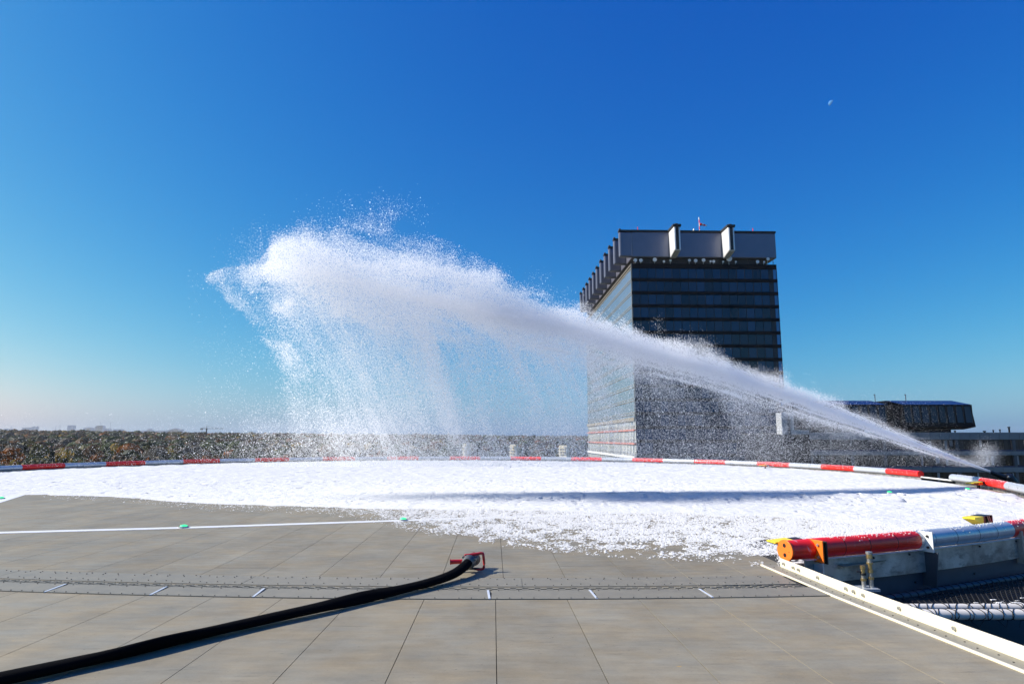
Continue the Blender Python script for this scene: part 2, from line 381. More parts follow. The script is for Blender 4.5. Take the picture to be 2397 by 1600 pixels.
# near platform: slopes down to the hinge
SLOPE = .018
plat = MB().prism([(-9, -4), (4.3, -4), (EC.x - .02 + .1, 3), (EB.x - .02, hy(EB.x)), (-9, hy(-5) + .1)], -.30, -.011).build('access_platform', M['joint'])
tag(plat, kind='structure')
MB().prism([(-9, hy(-9) + .2), (EB.x - .06, hy(EB.x) + .02), (EA.x - .02, EA.y), (2.2, 10.), (-9, 10.)], -.29, -.0112).build('under_deck', M['joint'], deck)
for k in range(-12, 9):
    u = U0 + k * PW
    pl = plank(u + GAP / 2, u + PW - GAP / 2, -3.6, 9)
    cxm = (u + PW / 2) * uy + 6.7 * ux
    pl = clip(pl, (-hs_(cxm), 1), hy(cxm) - hs_(cxm) * cxm - .005)
    pl = clip(pl, *E1)
    pl = clip(pl, (-1, 0), 8.8)
    if len(pl) < 3: continue
    o = MB().prism(pl, -.010, 0.).build('deck_panel', M['platform'], plat)
    for vtx in o.data.vertices: vtx.co.z += SLOPE * max(0, hy(vtx.co.x) - vtx.co.y)

# hinge strip between deck and platform
hst = thing('hinge_strip', 'perforated steel hinge strip crossing the deck below the hose nozzle', 'hinge strip', (0, 7, 0))
hst['kind'] = 'structure'
XL, XR = -9.0, EB.x + .02
bars = [G(x, 1395).x for x in (75, 345, 595, 1145, 1392, 1662)]
def band(x0, x1, o0, o1, z0, z1, mb=None):
    mb = mb or MB(); n = max(2, int((x1 - x0) / .35)); xs = [x0 + (x1 - x0) * i / n for i in range(n + 1)]
    vs = []
    for x in xs: vs += [(x, hy(x) + o0 - 7, z0), (x, hy(x) + o1 - 7, z0), (x, hy(x) + o1 - 7, z1), (x, hy(x) + o0 - 7, z1)]
    fs = [(3, 2, 1, 0), tuple(4 * n + i for i in range(4))]
    for i in range(n):
        a = 4 * i; b = a + 4
        fs += [(a, a + 1, b + 1, b), (a + 1, a + 2, b + 2, b + 1), (a + 2, a + 3, b + 3, b + 2), (a + 3, a, b, b + 3)]
    return mb.add(vs, fs)
band(XL, XR - .1, -.012, 1.05, -.011, -.002).build('bed_plate', M['joint'], hst)
stops = [XL] + sorted(bars) + [XR]
for a, b in zip(stops[:-1], stops[1:]):
    if b - a < .06: continue
    band(a + .025, b - .004, .006, .40, -.002, .008).build('hinge_plate', M['hinge'], hst)
for b in bars:
    dxx = (b - 0) / hy(b)
    MB().add([(b - .004, hy(b) - 7 + .008, .002), (b + .02, hy(b) - 7 + .008, .002), (b + .02 - .03, hy(b) - 7 + .39, .002), (b - .004 - .03, hy(b) - 7 + .39, .002),
              (b - .004, hy(b) - 7 + .008, .011), (b + .02, hy(b) - 7 + .008, .011), (b + .02 - .03, hy(b) - 7 + .39, .011), (b - .004 - .03, hy(b) - 7 + .39, .011)],
             [(3, 2, 1, 0), (4, 5, 6, 7), (0, 1, 5, 4), (1, 2, 6, 5), (2, 3, 7, 6), (3, 0, 4, 7)]).build('joint_bar', M['bare_white'], hst)
kn = MB(); x = XL; i = 0
while x < XR - .2:
    for r in range(3):
        xo = x + (.068 if r % 2 else 0)
        y0 = hy(xo) + .412 + r * .040 - 7
        kn.box((xo, y0, -.002), (xo + .072, y0 + .030, .009))
    # thin light web behind every knuckle
        kn.box((xo + .072, y0 + .004, -.002), (xo + .136, y0 + .018, .004))
    x += .136
tag(kn.build('hinge_knuckles', M['hinge'], hst), kind='stuff')
for a, b in ((XL, -6.2), (-6.2, -3.1), (-3.1, G(1222, 1365).x), (G(1222, 1365).x, 2.1), (2.1, XR - .15)):
    band(a + .003, b - .003, .575, 1.03, -.002, .007).build('cover_plate', M['hinge'], hst)
bt = MB()
for o_, st, ph in ((.03, .13, 0), (.36, .22, .05), (.62, .21, .02), (.68, .21, .12), (.93, .21, .0), (.99, .17, .07)):
    x = XL + ph
    while x < XR - .2:
        if random.random() < .93:
            xx = x + random.uniform(-.006, .006); yy = hy(xx) + o_ - 7
            bt.cyl((xx, yy, .006), (xx, yy, .013 + .003 * random.random()), .0065, 6)
        x += st
tag(bt.build('bolt_heads', M['bolt_dark'], hst), kind='stuff')

# painted touchdown line and left corner line
def stripe(name, a, b, wd, z=.004):
    d = (b - a); n = Vector((-d.y, d.x, 0)).normalized() * wd / 2
    return tag(MB().prism([(a + n).xy, (a - n).xy, (b - n).xy, (b + n).xy], .0005, z).build(name, M['white_paint']), kind='structure')
ln = [G(-260, 1253), G(430, 1234.5), G(944, 1217.5), G(1300, 1205.5), G(1700, 1190)]
for a, b in zip(ln[:-1], ln[1:]): stripe('painted_line', a, b + (b - a).normalized() * .0, .24)
stripe('painted_line', G(-60, 1188), G(62, 1151), .42)

# green perimeter lights set into the line
def deck_light(loc, label):
    t = thing('deck_light', label, 'light', loc, group='green lights set into the deck')
    b = MB().tube([(0, 0, .004), (0, 0, .022), (0, 0, .032)], [.095, .09, .07], 16).build('housing', M['steel'], t, True)
    MB().tube([(0, 0, .030), (0, 0, .046), (0, 0, .056)], [.066, .058, .02], 14).build('lens', M['green_lamp'], t, True)
    return t
deck_light(G(430, 1234.5), 'green deck light on the white line at left')
deck_light(G(944, 1217.5), 'green deck light on the white line near the hose nozzle')
deck_light(G(3, 1167), 'green deck light at the far left picture edge')
deck_light(G(2083, 1162) + Vector((0, 0, .10)), 'green deck light in the blue jet shadow, left one of two')
deck_light(G(2266, 1154) + Vector((0, 0, .10)), 'green deck light in the blue jet shadow below the foam cannon')

# ================================================================== CREAM EDGE ANGLE on the right
d1 = (EA - EC); d1.z = 0; d1.normalize(); n1 = Vector((d1.y, -d1.x, 0))
L1 = (EA.xy - EC.xy).length
org = Vector((EC.x, EC.y, 0)) - d1 * 2.6; LT = L1 + 2.6
ea = thing('edge_angle', 'cream painted angle upstand with bolts along the right platform edge', 'edge upstand', org)
def EP(s, o, z):
    p = d1 * s + n1 * o
    base = SLOPE * max(0., hy(org.x + p.x) - (org.y + p.y))
    return Vector((p.x, p.y, z + base))
def strip3(o0, o1, z0, z1, s0, s1, n=12):
    mb = MB(); vs = []
    for i in range(n + 1):
        s = s0 + (s1 - s0) * i / n
        vs += [EP(s, o0, z0), EP(s, o1, z0), EP(s, o1, z1), EP(s, o0, z1)]
    fs = [(3, 2, 1, 0), tuple(4 * n + i for i in range(4))]
    for i in range(n):
        a = 4 * i; b = a + 4
        fs += [(a, a + 1, b + 1, b), (a + 1, a + 2, b + 2, b + 1), (a + 2, a + 3, b + 3, b + 2), (a + 3, a, b, b + 3)]
    return mb.add(vs, fs)
strip3(-.012, .013, .0, .020, 0, LT).build('trim_bead', M['cream'], ea, bevel=.004)
strip3(.013, .20, -.004, .008, 0, LT).build('edge_plate', M['cream_plate'], ea)
sps = [0, LT - 1.85, LT - .98, LT - .10]
for i, (a, b) in enumerate(zip(sps[:-1], sps[1:])):
    strip3(.200 + .004 * i, .216 + .004 * i, -.08, .112, a + .004, b - .004).build('upstand', M['cream'], ea, bevel=.002)
for s in [.45, 1.25, 2.02, 2.78, 3.5, 4.2, LT - 1.62, LT - 1.76, LT - 1.93, LT - 1.05, LT - .60, LT - .47, LT - .22]:
    c = EP(s, .196, .062); q = c - n1 * .016
    MB().cyl(c + n1 * .01, q, .0165, 8).build('bolt', M['steel'], ea, True)
sb = MB()
for i in range(40):
    c = EP(.08 + i * .17, .10 + .03 * (i % 2), .008); sb.cyl(c, c + Vector((0, 0, .004)), .007, 6)
tag(sb.build('screw_heads', M['joint'], ea), kind='stuff')

# ================================================================== PIPE RAILS round the deck
TR, TZ = .128, .215
def arc_tube(a0, a1, r, z, rad, n=None, rings=24):
    n = n or max(2, int(abs(a1 - a0) / 1.0)); return MB().tube([ring(a0 + (a1 - a0) * i / n, r, z) for i in range(n + 1)], rad, rings)
def arc_plate(a0, a1, r0, r1, z0, z1):
    n = max(2, int(abs(a1 - a0) / 1.5)); mb = MB(); vs = []
    for i in range(n + 1):
        a = a0 + (a1 - a0) * i / n
        vs += [ring(a, r0, z0), ring(a, r1, z0), ring(a, r1, z1), ring(a, r0, z1)]
    fs = [(3, 2, 1, 0), tuple(4 * n + i for i in range(4))]
    for i in range(n):
        a = 4 * i; b = a + 4
        fs += [(a, a + 1, b + 1, b), (a + 1, a + 2, b + 2, b + 1), (a + 2, a + 3, b + 3, b + 2), (a + 3, a, b, b + 3)]
    return mb.add(vs, fs)
def frame(a, r=RAD, z=0.):                    # local frame on the ring: x = along (growing angle), y = outwards
    m = Matrix.Identity(4); p = ring(a, r, z); c, s_ = math.cos(R_(a)), math.sin(R_(a))
    m.col[0] = (-s_, c, 0, 0); m.col[1] = (c, s_, 0, 0); m.col[2] = (0, 0, 1, 0); m.col[3] = (p.x, p.y, p.z, 1); return m
far = thing('pipe_rail', 'long red and white striped pipe rail curving round the far deck edge', 'rail')
a = -3.1; k = 0
while a < 196:
    arc_tube(a + .01, a + 6.27, RAD, TZ, TR, 6, 16).build('tube_section', M['red'] if k % 2 == 0 else M['silver'], far, True)
    a += 6.28; k += 1
MB().cyl(ring(-3.08, RAD, TZ), ring(-3.22, RAD, TZ), TR * 1.04, 24).build('end_cap', M['red'], far, True)
arc_plate(-3.1, 196, RAD + .02, RAD + .04, -.25, .09).build('kick_plate', M['kick'], far)
for i in range(30):
    m = frame(0.2 + i * 6.28, RAD, 0)
    MB().box((-.03, .05, -.2), (.03, .15, .2), m).build('bracket', M['steel'], far)

near = thing('pipe_rail', 'red and silver striped pipe rail starting at the platform corner on the right', 'rail', (0, 0, 0))
NE = -68.2
bounds = [(-67.1, -61.75, 'red'), (-61.75, -60.9, 'silver'), (-60.9, -55.4, 'silver'), (-55.4, -44.6, 'red'), (-44.6, -37.2, 'silver'), (-37.2, -29.8, 'red'), (-29.8, -22.3, 'silver'), (-22.3, -16.1, 'red'), (-16.1, -9.7, 'silver')]
for a0, a1, c in bounds:
    arc_tube(a0 + .01, a1 - .01, RAD, TZ, TR, 8, 32).build('tube_section', M[c], near, True)
    n = int((a1 - a0) / 1.15)
    if c == 'red' and a0 < -44 or c == 'silver' and -61 < a0 < -44:
        for j in range(1, n):       # thin circumferential seams
            aa = a0 + (a1 - a0) * j / n + random.uniform(-.15, .15)
            MB().tube([ring(aa - .012, RAD, TZ), ring(aa + .012, RAD, TZ)], TR + .0012, 32, False).build('seam', M['joint'], near)
arc_tube(NE, -67.1, RAD, TZ, TR * .97, 3, 32).build('tube_section', M['red'], near, True)
# rounded far end
fe = [ring(-9.7 + .35 * math.sin(R_(t)), RAD, TZ) for t in range(0, 91, 15)]
MB().tube(fe, [TR * max(.05, math.cos(R_(t))) for t in range(0, 91, 15)], 24).build('end_cap', M['silver'], near, True)
# near end cap with two holes
mE = frame(NE, RAD, TZ)
MB().tube([mE @ Vector((.012, 0, 0)), mE @ Vector((-.012, 0, 0))], TR * 1.05, 36).build('end_cap', M['orange'], near, True, bevel=.004)
for zz_ in (.062, -.058):
    MB().tube([mE @ Vector((-.004, .0, zz_)), mE @ Vector((-.0145, .0, zz_))], .026, 16).build('cap_hole', M['hole'], near)
MB().tube([mE @ Vector((-.004, .075, -.01)), mE @ Vector((-.0145, .075, -.01))], .006, 8).build('cap_hole', M['hole'], near)
# flange plates: square plates standing across the outer side of the tube
def flange(a, m_, bolt):
    m = frame(a, RAD, TZ)
    fo_ = MB().box((-.010, .02, -.150), (.012, .225, .128), m).build('flange', m_, near, bevel=.003)
    for zz_ in (.068, -.085):
        MB().tube([m @ Vector((-.008, .155, zz_)), m @ Vector((-.026, .155, zz_))], .019, 8).build('bolt', bolt, fo_, True)
flange(-67.1, M['orange'], M['steel'])
flange(-61.55, M['flange_white'], M['black'])
m = frame(-67.0, RAD, TZ); MB().box((.004, .03, -.165), (.022, .238, .118), m).build('backing_plate', M['black'], near)
# curved foot below the orange flange
m = frame(-67.15, RAD, TZ)
mb = MB(); prof = []
for i in range(9):
    t = R_(90 * i / 8); prof.append((.10 - .10 * math.cos(t) + .0, -.15 - .11 * math.sin(t)))
vs = []
for (yy, z_) in [(.225, -.15)] + [(.225, -.30)] + [(p[0] + .02, p[1] - .04) for p in reversed(prof)]:
    vs += [m @ Vector((-.008, yy, z_)), m @ Vector((.012, yy, z_))]
n = len(vs) // 2
mb.add(vs, [tuple(2 * i for i in range(n)), tuple(2 * i + 1 for i in reversed(range(n)))] + [(2 * i, 2 * ((i + 1) % n), 2 * ((i + 1) % n) + 1, 2 * i + 1) for i in range(n)])
mb.build('foot', M['silver'], near)
m = frame(-67.15, RAD, TZ); MB().box((-.06, .08, -.315), (.08, .30, -.300), m).build('foot_plate', M['cream_plate'], near)
# tapered bracket below the white flange
m = frame(-61.5, RAD, TZ)
pr = [(.225, -.145), (.03, -.145), (-.03, -.42), (-.03, -.62), (.17, -.62), (.20, -.34)]
vs = []
for yy, z_ in pr: vs += [m @ Vector((-.012, yy + .04, z_)), m @ Vector((.012, yy + .04, z_))]
n = len(pr)
MB().add(vs, [tuple(2 * i for i in range(n)), tuple(2 * i + 1 for i in reversed(range(n)))] + [(2 * i, 2 * ((i + 1) % n), 2 * ((i + 1) % n) + 1, 2 * i + 1) for i in range(n)]).build('bracket', M['kick_side'], near)
m = frame(-60.5, RAD, TZ)
for a_ in (-55, -49, -42, -36, -30, -24, -18, -12):
    mm = frame(a_, RAD, 0); MB().box((-.03, .05, -.3), (.03, .15, .2), mm).build('bracket', M['steel'], near)
arc_plate(-67.6, -9.7, RAD + .075, RAD + .082, -.215, .092).build('kick_plate', M['kick'], near)
arc_plate(-67.6, -9.7, RAD + .070, RAD + .125, .092, .098).build('kick_flange', M['flange_white'], near)
for a_ in (-64.3, -62.4, -58.0, -55.2, -54.9, -51.5, -48.6, -48.3):
    mm = frame(a_, RAD + .082, 0); MB().tube([mm @ Vector((0, -.002, .045)), mm @ Vector((0, .014, .045))], .014, 8).build('bolt', M['black'], near)
arc_plate(-69, -9.7, RAD - .02, RAD + .03, -.75, -.20).build('edge_beam', M['kick_side'], near)
for a_ in (-62, -58.3, -54, -50):
    mm = frame(a_, RAD + .03, 0); MB().tube([mm @ Vector((0, -.002, -.35)), mm @ Vector((0, .014, -.35))], .014, 8).build('bolt', M['black'], near)
# thin bar across the gap between the two rails
MB().cyl(ring(-3.3, RAD, .10), ring(-9.6, RAD, .10), .03, 10).build('gap_bar', M['flange_white'], near)

# yellow topped marker lamps beside the rail
def marker(loc, rz, label, tilt=-.10, s=1.0):
    t = thing('marker_lamp', label, 'lamp', loc, rz, group='yellow marker lamps along the pipe rail'); t.scale = (s, s, s)
    T = Matrix.Rotation(tilt, 4, 'Y')
    MB().box((-.25, -.11, .0), (.02, .11, .016), T).build('hood', M['yellow'], t, bevel=.003)
    MB().box((-.10, -.10, -.055), (.02, .10, -.001), T).build('housing', M['orange'], t, bevel=.003)
    MB().box((-.24, -.105, -.014), (-.102, .105, -.002), T).build('hood_lining', M['black'], t)
    MB().box((.021, -.085, -.05), (.16, .085, .012), T).build('back_box', M['black'], t, bevel=.004)
    for yy in (-.05, .05): MB().cyl(T @ Vector((.10, yy, .0)), T @ Vector((.30, yy, -.06)), .014, 8).build('arm', M['black'], t, True)
    MB().box((-.02, -.03, -.26), (.01, .03, -.056)).build('post', M['black'], t)
    return t
marker(ring(-67.6, RAD - .17, .31), R_(8), 'yellow hooded lamp at the orange end of the near pipe rail')
pm = ring(-55.9, RAD - .30, .30)
t2 = thing('marker_lamp', 'yellow and dark boxed lamp behind the silver section of the near rail', 'lamp', pm, R_(33), group='yellow marker lamps along the pipe rail')
vs = [(-.30, -.09, .11), (-.30, .09, .11), (-.30, .09, .085), (-.30, -.09, .085), (.0, -.09, .11), (.0, .09, .11), (.0, .09, -.02), (.0, -.09, -.02)]
MB().add(vs, [(0, 1, 2, 3), (7, 6, 5, 4), (0, 4, 5, 1), (1, 5, 6, 2), (2, 6, 7, 3), (3, 7, 4, 0)]).build('hood', M['yellow'], t2)
MB().box((.003, -.09, -.03), (.025, .09, .115)).build('housing', M['black'], t2)
for x0, x1 in ((.025, .06), (.30, .33)): MB().box((x0, -.09, -.03), (x1, .09, .115)).build('frame', M['black'], t2)
MB().box((.06, .07, -.03), (.30, .09, .115)).build('back_plate', M['black'], t2)
MB().box((.06, -.09, .108), (.30, .07, .115)).build('cover', M['black'], t2)
for x in (.16, .22): MB().cyl((x, -.08, .11), (x + .09, -.08, -.03), .007, 6).build('stay', M['steel'], t2)
MB().box((.10, -.02, -.30), (.14, .02, -.03)).build('post', M['black'], t2)
marker(ring(-17.5, RAD - .30, .22), R_(10), 'yellow hooded lamp in front of the red rail below the foam cannon', s=1.4)
marker(G(1790, 1099) + Vector((0, -.1, .25)), R_(0), 'small hooded lamp on the far rail right of the tower base', s=1.2)

# ================================================================== SAFETY NET, frame tubes, valves at the right
net = thing('safety_net', 'black rope safety net with lashed frame tubes below the right deck edge', 'net', (3.9, 7.3, -.4))
off = Vector((3.9, 7.3, -.4))
TA, TB = P(2140, 1437, 7.0), P(2640, 1444, 7.0); TA.z = TB.z = TA.z
TA2, TB2 = TA + Vector((-.2, .22, .012)), TB + Vector((.2, .22, .012))
MB().cyl(TA - off, TB - off, .051, 20).build('frame_tube', M['tube_white'], net, True)
MB().cyl(TA2 - off, TB2 - off, .040, 20).build('frame_tube', M['tube_white'], net, True)
DA, DB = Vector((3.9, 8.49, -.45)), Vector((10.4, 11.59, -.45))
dk = [DA.lerp(DB, i / 12) - off for i in range(13)]
MB().tube(dk, .055, 14).build('frame_tube', M['navy'], net, True)  # frame tube lying in shade, darkened by its colour
ro = MB()
for i in range(34):                                   # lashing round the white tubes
    s = i / 34 + random.uniform(-.006, .006); p = TA.lerp(TB, s) - off; q = TA2.lerp(TB2, s + .01) - off
    for c_, rr_ in ((p, .054), (q, .043)):
        tw = random.uniform(-.06, .06); loop = [c_ + Vector((tw * math.sin(t), -rr_ * math.sin(t), rr_ * math.cos(t))) for t in np.linspace(0, 2 * math.pi, 13)]
        ro.tube(loop, .0045, 5, False, up=Vector((1, .1, .05)))
    if i % 2: ro.cyl(p + Vector((0, 0, -.05)), p + Vector((random.uniform(-.1, .1), -.02, -.12)), .0035, 4)
for i in range(46):
    c_ = DA.lerp(DB, i / 46) - off
    tw = .03; e = frame(-64).to_3x3(); loop = [c_ + e @ Vector((tw * math.sin(t), .058 * math.sin(t), .058 * math.cos(t))) for t in np.linspace(0, 2 * math.pi, 11)]
    ro.tube(loop, .006, 4, False)
tag(ro.build('lashing', M['rope'], net), kind='stuff')
nm = MB()
N1, N2 = 56, 26
def NP(s, t):
    a = TA2.lerp(TB2, s) - off; b = DA.lerp(DB, s * .95) - off
    p = a.lerp(b, t); p.z -= .10 * math.sin(math.pi * t) + .015 * math.sin(37 * s + 11 * t); return p
for i in range(N1):
    nm.tube([NP(i / N1, t / 8) for t in range(9)], .0085, 4, False)
for j in range(1, N2):
    nm.tube([NP(t / 30, j / N2) for t in range(31)], .0085, 4, False)
tag(nm.build('netting', M['rope'], net), kind='stuff')
fl = MB()
for i in range(190):                                    # white blobs imitating bright glints of light in the net
    p = NP(random.uniform(.05, .8), random.uniform(.02, .55)); s = random.uniform(.006, .016)
    fl.box((p.x - s * 2, p.y - s, p.z), (p.x + s * 2, p.y + s, p.z + s * .7))
tag(fl.build('net_glints', M['foam'], net), kind='stuff')

# dark beam beside the platform with bolts
bm_ = thing('side_beam', 'dark navy steel beam with bolts beside the cream upstand', 'beam', org)
strip3(.26, .95, -.62, -.34, -1, LT - 1.0).build('beam_body', M['navy'], bm_)
for i in range(22):
    c = EP(.3 + i * .17, .48, -.34)
    MB().cyl(c - Vector((0, 0, .005)), c + Vector((0, 0, .035)), .013, 8).build('bolt', M['brass'], bm_, True)

# valve pipes
vb = P(2032, 1374, 8.55)
va = thing('valve_pipes', 'two brass and steel valve pipes in front of the right kick plate', 'valve', vb)
MB().box((-.22, -.10, -.03), (.10, .14, .0)).build('base_plate', M['silver'], va)
def fitting(x, y, segs, nm_):
    z = 0
    for r, h, mm_ in segs:
        MB().cyl((x, y, z), (x, y, z + h), r, 14).build(nm_, M[mm_], va, True); z += h
fitting(.045, 0, [(.028, .10, 'steel'), (.036, .03, 'brass'), (.026, .05, 'steel'), (.034, .035, 'brass'), (.024, .07, 'brass'), (.040, .02, 'brass'), (.030, .05, 'steel'), (.036, .05, 'brass'), (.040, .03, 'steel')], 'tall_pipe')
fitting(-.045, .01, [(.026, .08, 'steel'), (.034, .03, 'brass'), (.024, .04, 'steel'), (.036, .025, 'black'), (.024, .05, 'brass'), (.030, .04, 'brass')], 'short_pipe')
MB().cyl((-.12, .01, .19), (-.02, .01, .185), .010, 8).build('lever', M['black'], va, True)

# ================================================================== HOSE AND NOZZLE
hose = thing('fire_hose', 'black fire hose running diagonally across the grey deck', 'hose', (0, 6, 0))
def gp(x, y, z):
    p = G(x, y, z)
    if p.y < hy(p.x): p.z += SLOPE * (hy(p.x) - p.y); q = G(x, y, p.z); return q
    return p
hpts = [(-420, 1680, .05), (-150, 1620, .05), (0, 1588, .05), (150, 1556, .05), (300, 1523, .05), (450, 1487, .05), (600, 1453, .052), (750, 1420, .058), (860, 1395, .06),
        (950, 1376, .062), (1020, 1358, .066), (1062, 1342, .085), (1085, 1326, .115), (1096, 1315, .135)]
ctrl = [gp(*p) for p in hpts]
def spline(c, n):
    out = []
    for i in range(len(c) - 1):
        a, b, d, e = c[max(i - 1, 0)], c[i], c[i + 1], c[min(i + 2, len(c) - 1)]
        for j in range(n):
            t = j / n; out.append(.5 * ((2 * b) + (d - a) * t + (2 * a - 5 * b + 4 * d - e) * t * t + (3 * b - a - 3 * d + e) * t ** 3))
    out.append(c[-1]); return out
sp = spline(ctrl, 8); off = Vector((0, 6, 0))
k = len(sp)
rad = [(.066 - .012 * min(1, max(0, (i / k - .75) / .2))) for i in range(k)]
hz = MB(); vs = []; nn = 18
for i, p in enumerate(sp):
    d = (sp[min(i + 1, k - 1)] - sp[max(i - 1, 0)]).normalized(); a = d.cross(Vector((0, 0, 1))).normalized(); b = a.cross(d)
    s = i / k
    fl_ = .62 + .30 * min(1, max(0, (s - .72) / .2))                # flat on the deck, rounder near the nozzle
    tw = .75 * math.exp(-((s - .34) / .07) ** 2) - .55 * math.exp(-((s - .60) / .06) ** 2)       # two soft twists
    for j in range(nn):
        t = 2 * math.pi * j / nn; x_ = rad[i] * 1.12 * math.cos(t); y_ = rad[i] * fl_ * math.sin(t)
        xr = x_ * math.cos(tw) - y_ * math.sin(tw); yr = x_ * math.sin(tw) + y_ * math.cos(tw)
        q = p + a * xr + b * yr
        vs.append(q - off)
zmin = 0.006
for i, q in enumerate(vs):
    X_, Y_ = q.x, q.y + 6; g_ = SLOPE * max(0, hy(X_) - Y_) + zmin
    if q.z < g_: vs[i] = Vector((q.x, q.y, g_))
fs = [(i * nn + j, i * nn + (j + 1) % nn, (i + 1) * nn + (j + 1) % nn, (i + 1) * nn + j) for i in range(k - 1) for j in range(nn)]
hz.add(vs, fs + [tuple(range(nn)), tuple((k - 1) * nn + j for j in range(nn))]).build('hose_body', M['hose'], hose, True)

NB = sp[-1]                                     # nozzle: axis away from the camera, a little right and down
nz = thing('hose_nozzle', 'red handled hose nozzle with grey coupling lying on the deck', 'nozzle', (NB.x, NB.y, 0))
ax = Vector((.16, .985, -.06)).normalized(); o0 = Vector((0, 0, NB.z))
def NZ(s, r=0., t=0.):
    a = ax.cross(Vector((0, 0, 1))).normalized(); b = a.cross(ax)
    return o0 + ax * s + a * r * math.cos(t) + b * r * math.sin(t)
MB().tube([NZ(-.05), NZ(-.03), NZ(.0), NZ(.02), NZ(.05), NZ(.055)], [.052, .060, .072, .086, .086, .070], 20).build('coupling', M['coupling'], nz, True)
for t in (20, 140, 260): 
    c = NZ(.035, .085, R_(t)); MB().cyl(c - ax * .03, c + ax * .03, .016, 8).build('coupling_lug', M['coupling'], nz, True)
MB().tube([NZ(.056), NZ(.08), NZ(.16), NZ(.18)], [.062, .058, .055, .062], 18).build('valve_body', M['black'], nz, True)
MB().tube([NZ(.181), NZ(.22), NZ(.30), NZ(.33)], [.060, .070, .082, .078], 20).build('barrel', M['black'], nz, True)
MB().tube([NZ(.331), NZ(.36)], [.084, .080], 20).build('bumper', M['nozzle_red'], nz, True)
# grip to the left
g0 = NZ(.10) + Vector((-.05, 0, .0)); g1 = g0 + Vector((-.20, -.02, -.005))
MB().tube([g0, g0.lerp(g1, .9), g1], [.027, .029, .036], 12).build('grip', M['nozzle_red'], nz, True)
# bail handle over the valve, going to the right
b0 = NZ(.06) + Vector((-.06, 0, .075)); b1 = NZ(.09) + Vector((.06, 0, .085)); b2 = NZ(.12) + Vector((.145, 0, .095)); b3 = NZ(.12) + Vector((.165, -.005, .06)); b4 = NZ(.12) + Vector((.165, -.01, -.085)); b5 = NZ(.11) + Vector((.05, 0, -.09))
MB().tube(spline([b0, b1, b2, b3, b4, b5], 5), .017, 10).build('bail_handle', M['nozzle_red'], nz, True)
MB().cyl(NZ(.07) + Vector((-.10, 0, -.085)), NZ(.11) + Vector((.12, 0, -.09)), .012, 8).build('rest_bar', M['black'], nz, True)

# ================================================================== FOAM CANNON (monitor) behind the right rail
JY = 23.4
mo_p = P(2330, 1112, JY)
mo = thing('foam_cannon', 'black foam cannon behind the right rail, source of the white jet', 'foam cannon', (mo_p.x + .38, JY, 0))
mz = mo_p.z
jd = (P(2100, 1022, JY) - P(2315, 1103, JY)).normalized()
tip = P(2318, 1104, JY) - Vector((mo_p.x + .38, JY, 0)); base = tip - jd * .58
MB().tube([tip, tip - jd * .05, tip - jd * .45, base], [.060, .066, .095, .10], 16).build('barrel', M['black'], mo, True)
MB().tube([base + Vector((-.04, 0, .03)), base + Vector((.10, 0, .01)), base + Vector((.20, 0, -.12)), base + Vector((.14, 0, -.34)), Vector((base.x + .02, 0, -.6))], [.12, .17, .17, .14, .11], 14).build('elbow', M['black'], mo, True)
MB().cyl(Vector((base.x + .02, 0, -.35)), Vector((base.x + .02, 0, -.75)), .13, 16).build('riser', M['black'], mo, True)
MB().cyl(base + Vector((-.03, -.13, .06)), base + Vector((.02, -.13, .04)), .035, 10).build('motor_cap', M['steel'], mo, True)
MB().cyl(base + Vector((-.12, -.12, -.18)), base + Vector((-.06, -.12, -.22)), .04, 10).build('motor_cap', M['steel'], mo, True)

# ================================================================== FOAM on the deck
def edge_Y(px):                                # near edge of the closed foam, measured on the deck
    xs = [-400, 0, 45, 298, 447, 685, 900, 1100, 1300, 1500, 1700, 1860, 2000, 2397]
    ys = [1170, 1163, 1156, 1164, 1178, 1184, 1190, 1192, 1196, 1200, 1206, 1212, 1226, 1262]
    return np.interp(px, xs, ys)
def flake_Y(px):                               # outer limit of loose flakes
    xs = [-400, 0, 45, 298, 447, 685, 850, 950, 1150, 1300, 1450, 1600, 1780, 1860, 2000, 2397]
    ys = [1176, 1166, 1160, 1174, 1192, 1199, 1212, 1240, 1275, 1292, 1305, 1313, 1325, 1322, 1304, 1285]
    return np.interp(px, xs, ys)
def to_px(X, Y, Z):
    dz = Z - H_CAM; d = Y * CP + dz * SP; u = -Y * SP + dz * CP
    return 1198.5 + F_PX * X / d, 800 - F_PX * u / d
nx, ny = 1150, 520
ys_ = np.geomspace(8.6, 49.3, ny); xs_ = np.linspace(-25.4, 17.2, nx)
X, Y = np.meshgrid(xs_, ys_)
px, py = to_px(X, Y, np.zeros_like(X))
depth = edge_Y(px) - py + 7 * (fbm(X * 1.3, Y * .9, 4, 3) - .5) * np.clip(20 / Y, .4, 2)      # >0 : inside closed foam
inr = (RAD - .20) + np.interp(np.degrees(np.arctan2(Y - CY, X - CX)), OFF_A, OFF_R) - np.hypot(X - CX, Y - CY)
grow = np.clip(depth / 10, -1, 1)
lump = fbm(X * 2.2, Y * 2.2, 4, 21); fine = fbm(X * 9, Y * 9, 3, 31)
ridge = np.exp(-((Y - 18.3 - .25 * np.sin(X * .4)) / 1.1) ** 2) * np.clip((X + 3) / 5, 0, 1)
ht = .012 + .045 * lump + .035 * np.maximum(0, fine - .46) + .10 * ridge * (.5 + lump) + .05 * np.clip((Y - 22) / 12, 0, 1) * lump
ht = ht * np.clip(grow * 1.2, 0, 1) - .03 * (grow <= 0)
hole = (fbm(X * 5, Y * 5, 3, 44) < .27) & (Y > 13) & (Y < 26)
ht = np.where(hole, ht * .25, ht)
ht = np.where(inr < 0, -.05, ht * np.clip(inr * 3, .15, 1))
v = np.c_[X.ravel(), Y.ravel(), ht.ravel()]
ids = np.arange(nx * ny).reshape(ny, nx)
